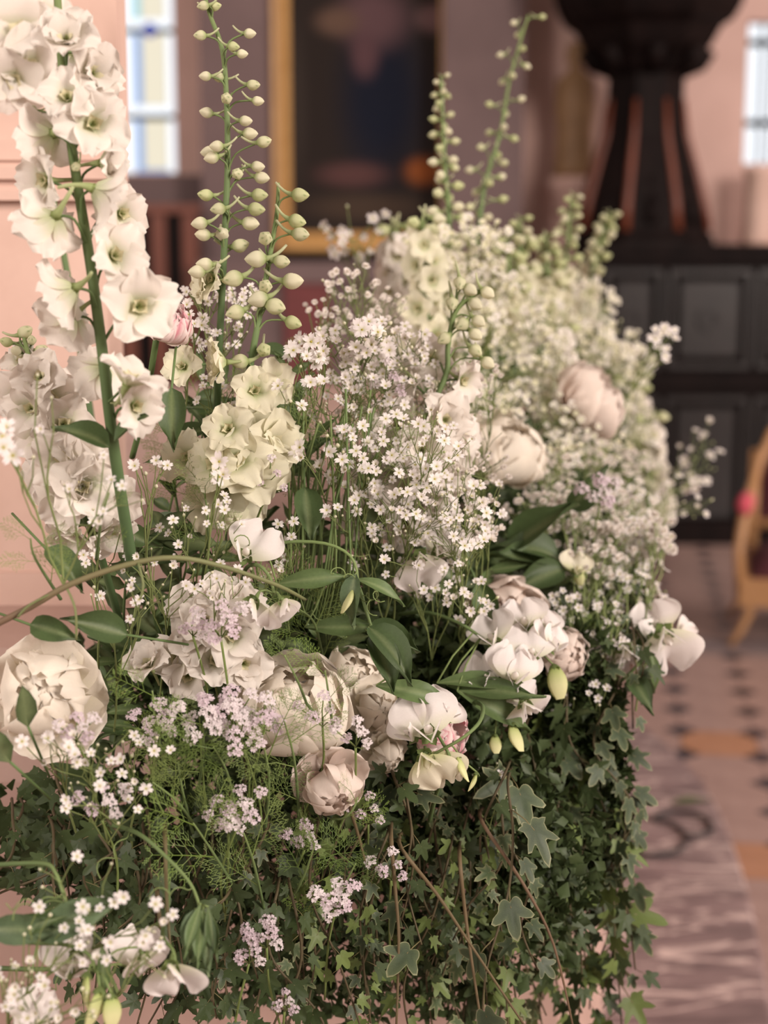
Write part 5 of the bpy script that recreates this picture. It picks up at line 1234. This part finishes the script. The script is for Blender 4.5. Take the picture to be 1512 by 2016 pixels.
# leafy filler between the flowers
GL = 'dark leafy stems between the flowers'
for i in range(64):
    cx = R.uniform(150, 1120); cy = R.uniform(1080, 1480); z_ = 1.40 + .32 * clamp((cx - 450) / 650) + R.uniform(0, .08)
    greens('dark green leafy filler stem', [(cx + R.uniform(-70, 70), cy - R.uniform(20, 80), z_ - .02), (cx, cy, z_), (cx + R.uniform(-50, 50), cy + 110, z_ + .06)], (45, 100), ['dark', 'dark', 'ovate', 'lance'], 9, group=GL)
GL2 = 'leafy stems under the far flowers'
for i in range(40):
    cy = R.uniform(660, 1300); cx = R.uniform(880, 1120 + 130 * clamp((cy - 660) / 300)); z_ = 1.85 + .8 * clamp((cx - 900) / 400) * clamp((1250 - cy) / 500) + R.uniform(0, .1)
    greens('soft green leafy stem under far flowers', [(cx + R.uniform(-50, 50), cy - 40, z_), (cx, cy, z_ + .02), (cx + R.uniform(-30, 30), cy + 100, z_ + .08)], (40, 80), ['ovate', 'lance', 'dark', 'fea'], 9, group=GL2)
GL3 = 'leafy stems behind the bud spikes'
for i in range(16):
    cx = R.uniform(330, 620); cy = R.uniform(760, 1000); z_ = 1.45 + R.uniform(0, .1)
    greens('slim leafy stem behind bud spikes', [(cx + R.uniform(-30, 30), cy - 60, z_), (cx, cy, z_), (cx + R.uniform(-30, 30), cy + 130, z_ + .05)], (50, 90), ['lance', 'ovate', 'fea'], 8, group=GL3)

# ivy curtain
GI = 'ivy trails hanging down the plinth'
def ivy_block(n, xr, yr, ln, zf, lpx, label, group, var=(0, 8), drift=60, st=.018):
    for i in range(n):
        x = R.uniform(*xr); y = R.uniform(*yr); L = R.uniform(*ln); dx = R.uniform(-drift, drift) * 1.8; z_ = zf(x) + R.uniform(-.05, .05)
        kinds = [k_ for k_ in ((0, 3, 'dark plain'), (0, 3, 'dark plain'), (3, 5, 'grey green'), (5, 7, 'light green'), (7, 8, 'cream flecked')) if k_[0] >= var[0] and k_[1] <= var[1]] or [(var[0], var[1], '')]
        v0, v1, word = R.choice(kinds)
        ivy((word + ' ' + label).strip(), [(x, y, z_), (x + dx * .3 + R.uniform(-45, 45), y + L * .33, z_ - .01), (x + dx * .7 + R.uniform(-45, 45), y + L * .66, z_), (x + dx, y + L, z_ + .01)], lpx, (v0, v1), st, (word + ' ' + group).strip())
ivy_block(40, (440, 1000), (1500, 1760), (240, 460), lambda x: 1.37 + .12 * clamp((x - 500) / 450), (28, 66), 'small leaved ivy trail in the dark curtain', GI)
ivy_block(22, (900, 1160), (1440, 1720), (260, 480), lambda x: 1.50 + .16 * clamp((x - 900) / 250), (32, 76), 'ivy trail on the plinth face', 'ivy trails below the sweet pea cluster')
ivy_block(26, (1060, 1225), (1310, 1700), (260, 460), lambda x: 1.64, (36, 76), 'soft ivy trail at the plinth corner', 'ivy trails beside the step', (0, 7), 30)
ivy_block(5, (1205, 1240), (1080, 1230), (160, 260), lambda x: 1.80, (36, 60), 'ivy trail below the right baby\'s breath', 'ivy trails below the right bank', (0, 7), 20)
ivy('big leaved light green ivy runner at the plinth corner', [(1180, 1700, 1.72), (1200, 1800, 1.72), (1215, 1900, 1.72), (1225, 2040, 1.72)], (80, 110), (5, 7), .03)
ivy('grey green pale edged ivy runner over the plinth face', [(1000, 1540, 1.42), (1010, 1640, 1.41), (1000, 1760, 1.41), (960, 1900, 1.40), (950, 1990, 1.40)], (90, 130), (3, 5), .045)
ivy('grey green ivy runner below the cream sweet pea', [(800, 1560, 1.40), (810, 1640, 1.39), (800, 1740, 1.39), (830, 1860, 1.38)], (70, 100), (3, 5), .045)
ivy_block(10, (-20, 260), (1540, 1700), (120, 300), lambda x: 1.34, (40, 80), 'ivy trail on the stone moulding', 'ivy trails on the left moulding', (0, 3), 80, .022)
ivy_block(14, (260, 520), (1620, 1760), (200, 380), lambda x: 1.36, (40, 80), 'large leaved ivy trail', 'ivy trails behind the drooping leaves', (0, 4), 60, .02)
# bare ivy twigs
for i, pth in enumerate(([(770, 1650, 1.36), (778, 1750, 1.36), (785, 1850, 1.36), (780, 2030, 1.36)], [(790, 1670, 1.36), (860, 1760, 1.37), (920, 1850, 1.38), (1040, 2030, 1.40)], [(950, 1620, 1.42), (1030, 1740, 1.42), (1090, 1860, 1.43), (1130, 2030, 1.45)], [(905, 1690, 1.40), (915, 1790, 1.40), (930, 1900, 1.40), (950, 2030, 1.40)], [(690, 1590, 1.35), (704, 1640, 1.35), (720, 1700, 1.36)], [(310, 1770, 1.24), (318, 1850, 1.23), (312, 1900, 1.22)], [(325, 1650, 1.24), (328, 1760, 1.23), (335, 1870, 1.22)])):
    p = [clear(w_) for w_ in curve([P(pth[0][0], pth[0][1] - 30, pth[0][2] + .12)] + [P(*q_) for q_ in pth], 16)]; t = thing('trailing_twig', 'bare brownish twig trailing through the ivy curtain', 'twig', p[0], 'bare twigs in the ivy'); mb = MB()
    mb.tube([q_ - p[0] for q_ in p], [.0022 - .0012 * k_ / (len(p) - 1) for k_ in range(len(p))], lerp3((.11, .09, .04), BRN, R.random()), 6); ob('stem', mb.mesh('stem', STEM), t)
# moss-dark mass of tiny leaves the stems are stuck into
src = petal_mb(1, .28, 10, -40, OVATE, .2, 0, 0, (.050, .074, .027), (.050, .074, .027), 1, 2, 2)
def leaf_bed(label, blobs):
    mb = MB()
    for (cx, cy, rx, ry, z_, zr, n, s0, s1) in blobs:
        for i in range(n):
            q_ = ball(); p = clear(P(cx + q_.x * rx, cy + q_.y * ry, z_ + q_.z * zr)); L_ = R.uniform(s0, s1)
            mb.add(src, leaf_matrix(p, open_dir(p, unit(), L_), L_, unit()))
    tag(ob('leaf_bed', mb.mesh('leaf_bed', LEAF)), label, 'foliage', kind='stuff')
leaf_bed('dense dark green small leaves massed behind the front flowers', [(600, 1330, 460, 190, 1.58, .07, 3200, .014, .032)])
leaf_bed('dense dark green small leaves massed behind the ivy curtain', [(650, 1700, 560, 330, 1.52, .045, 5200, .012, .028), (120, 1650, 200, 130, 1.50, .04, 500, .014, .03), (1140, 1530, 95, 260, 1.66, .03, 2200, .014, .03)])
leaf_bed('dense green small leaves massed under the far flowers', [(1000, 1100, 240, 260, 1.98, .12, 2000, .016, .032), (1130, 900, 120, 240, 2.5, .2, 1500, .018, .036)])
# fallen leaf on the step
p = PZ(1320, 1580, .152); t = tag(ob('fallen_leaf', LV['lance'][2], None, leaf_matrix(p, Vector((1, -.2, .05)), .11, Vector((0, -.2, 1)))), 'yellow green leaf lying on the marble step beside the cable', 'leaf')
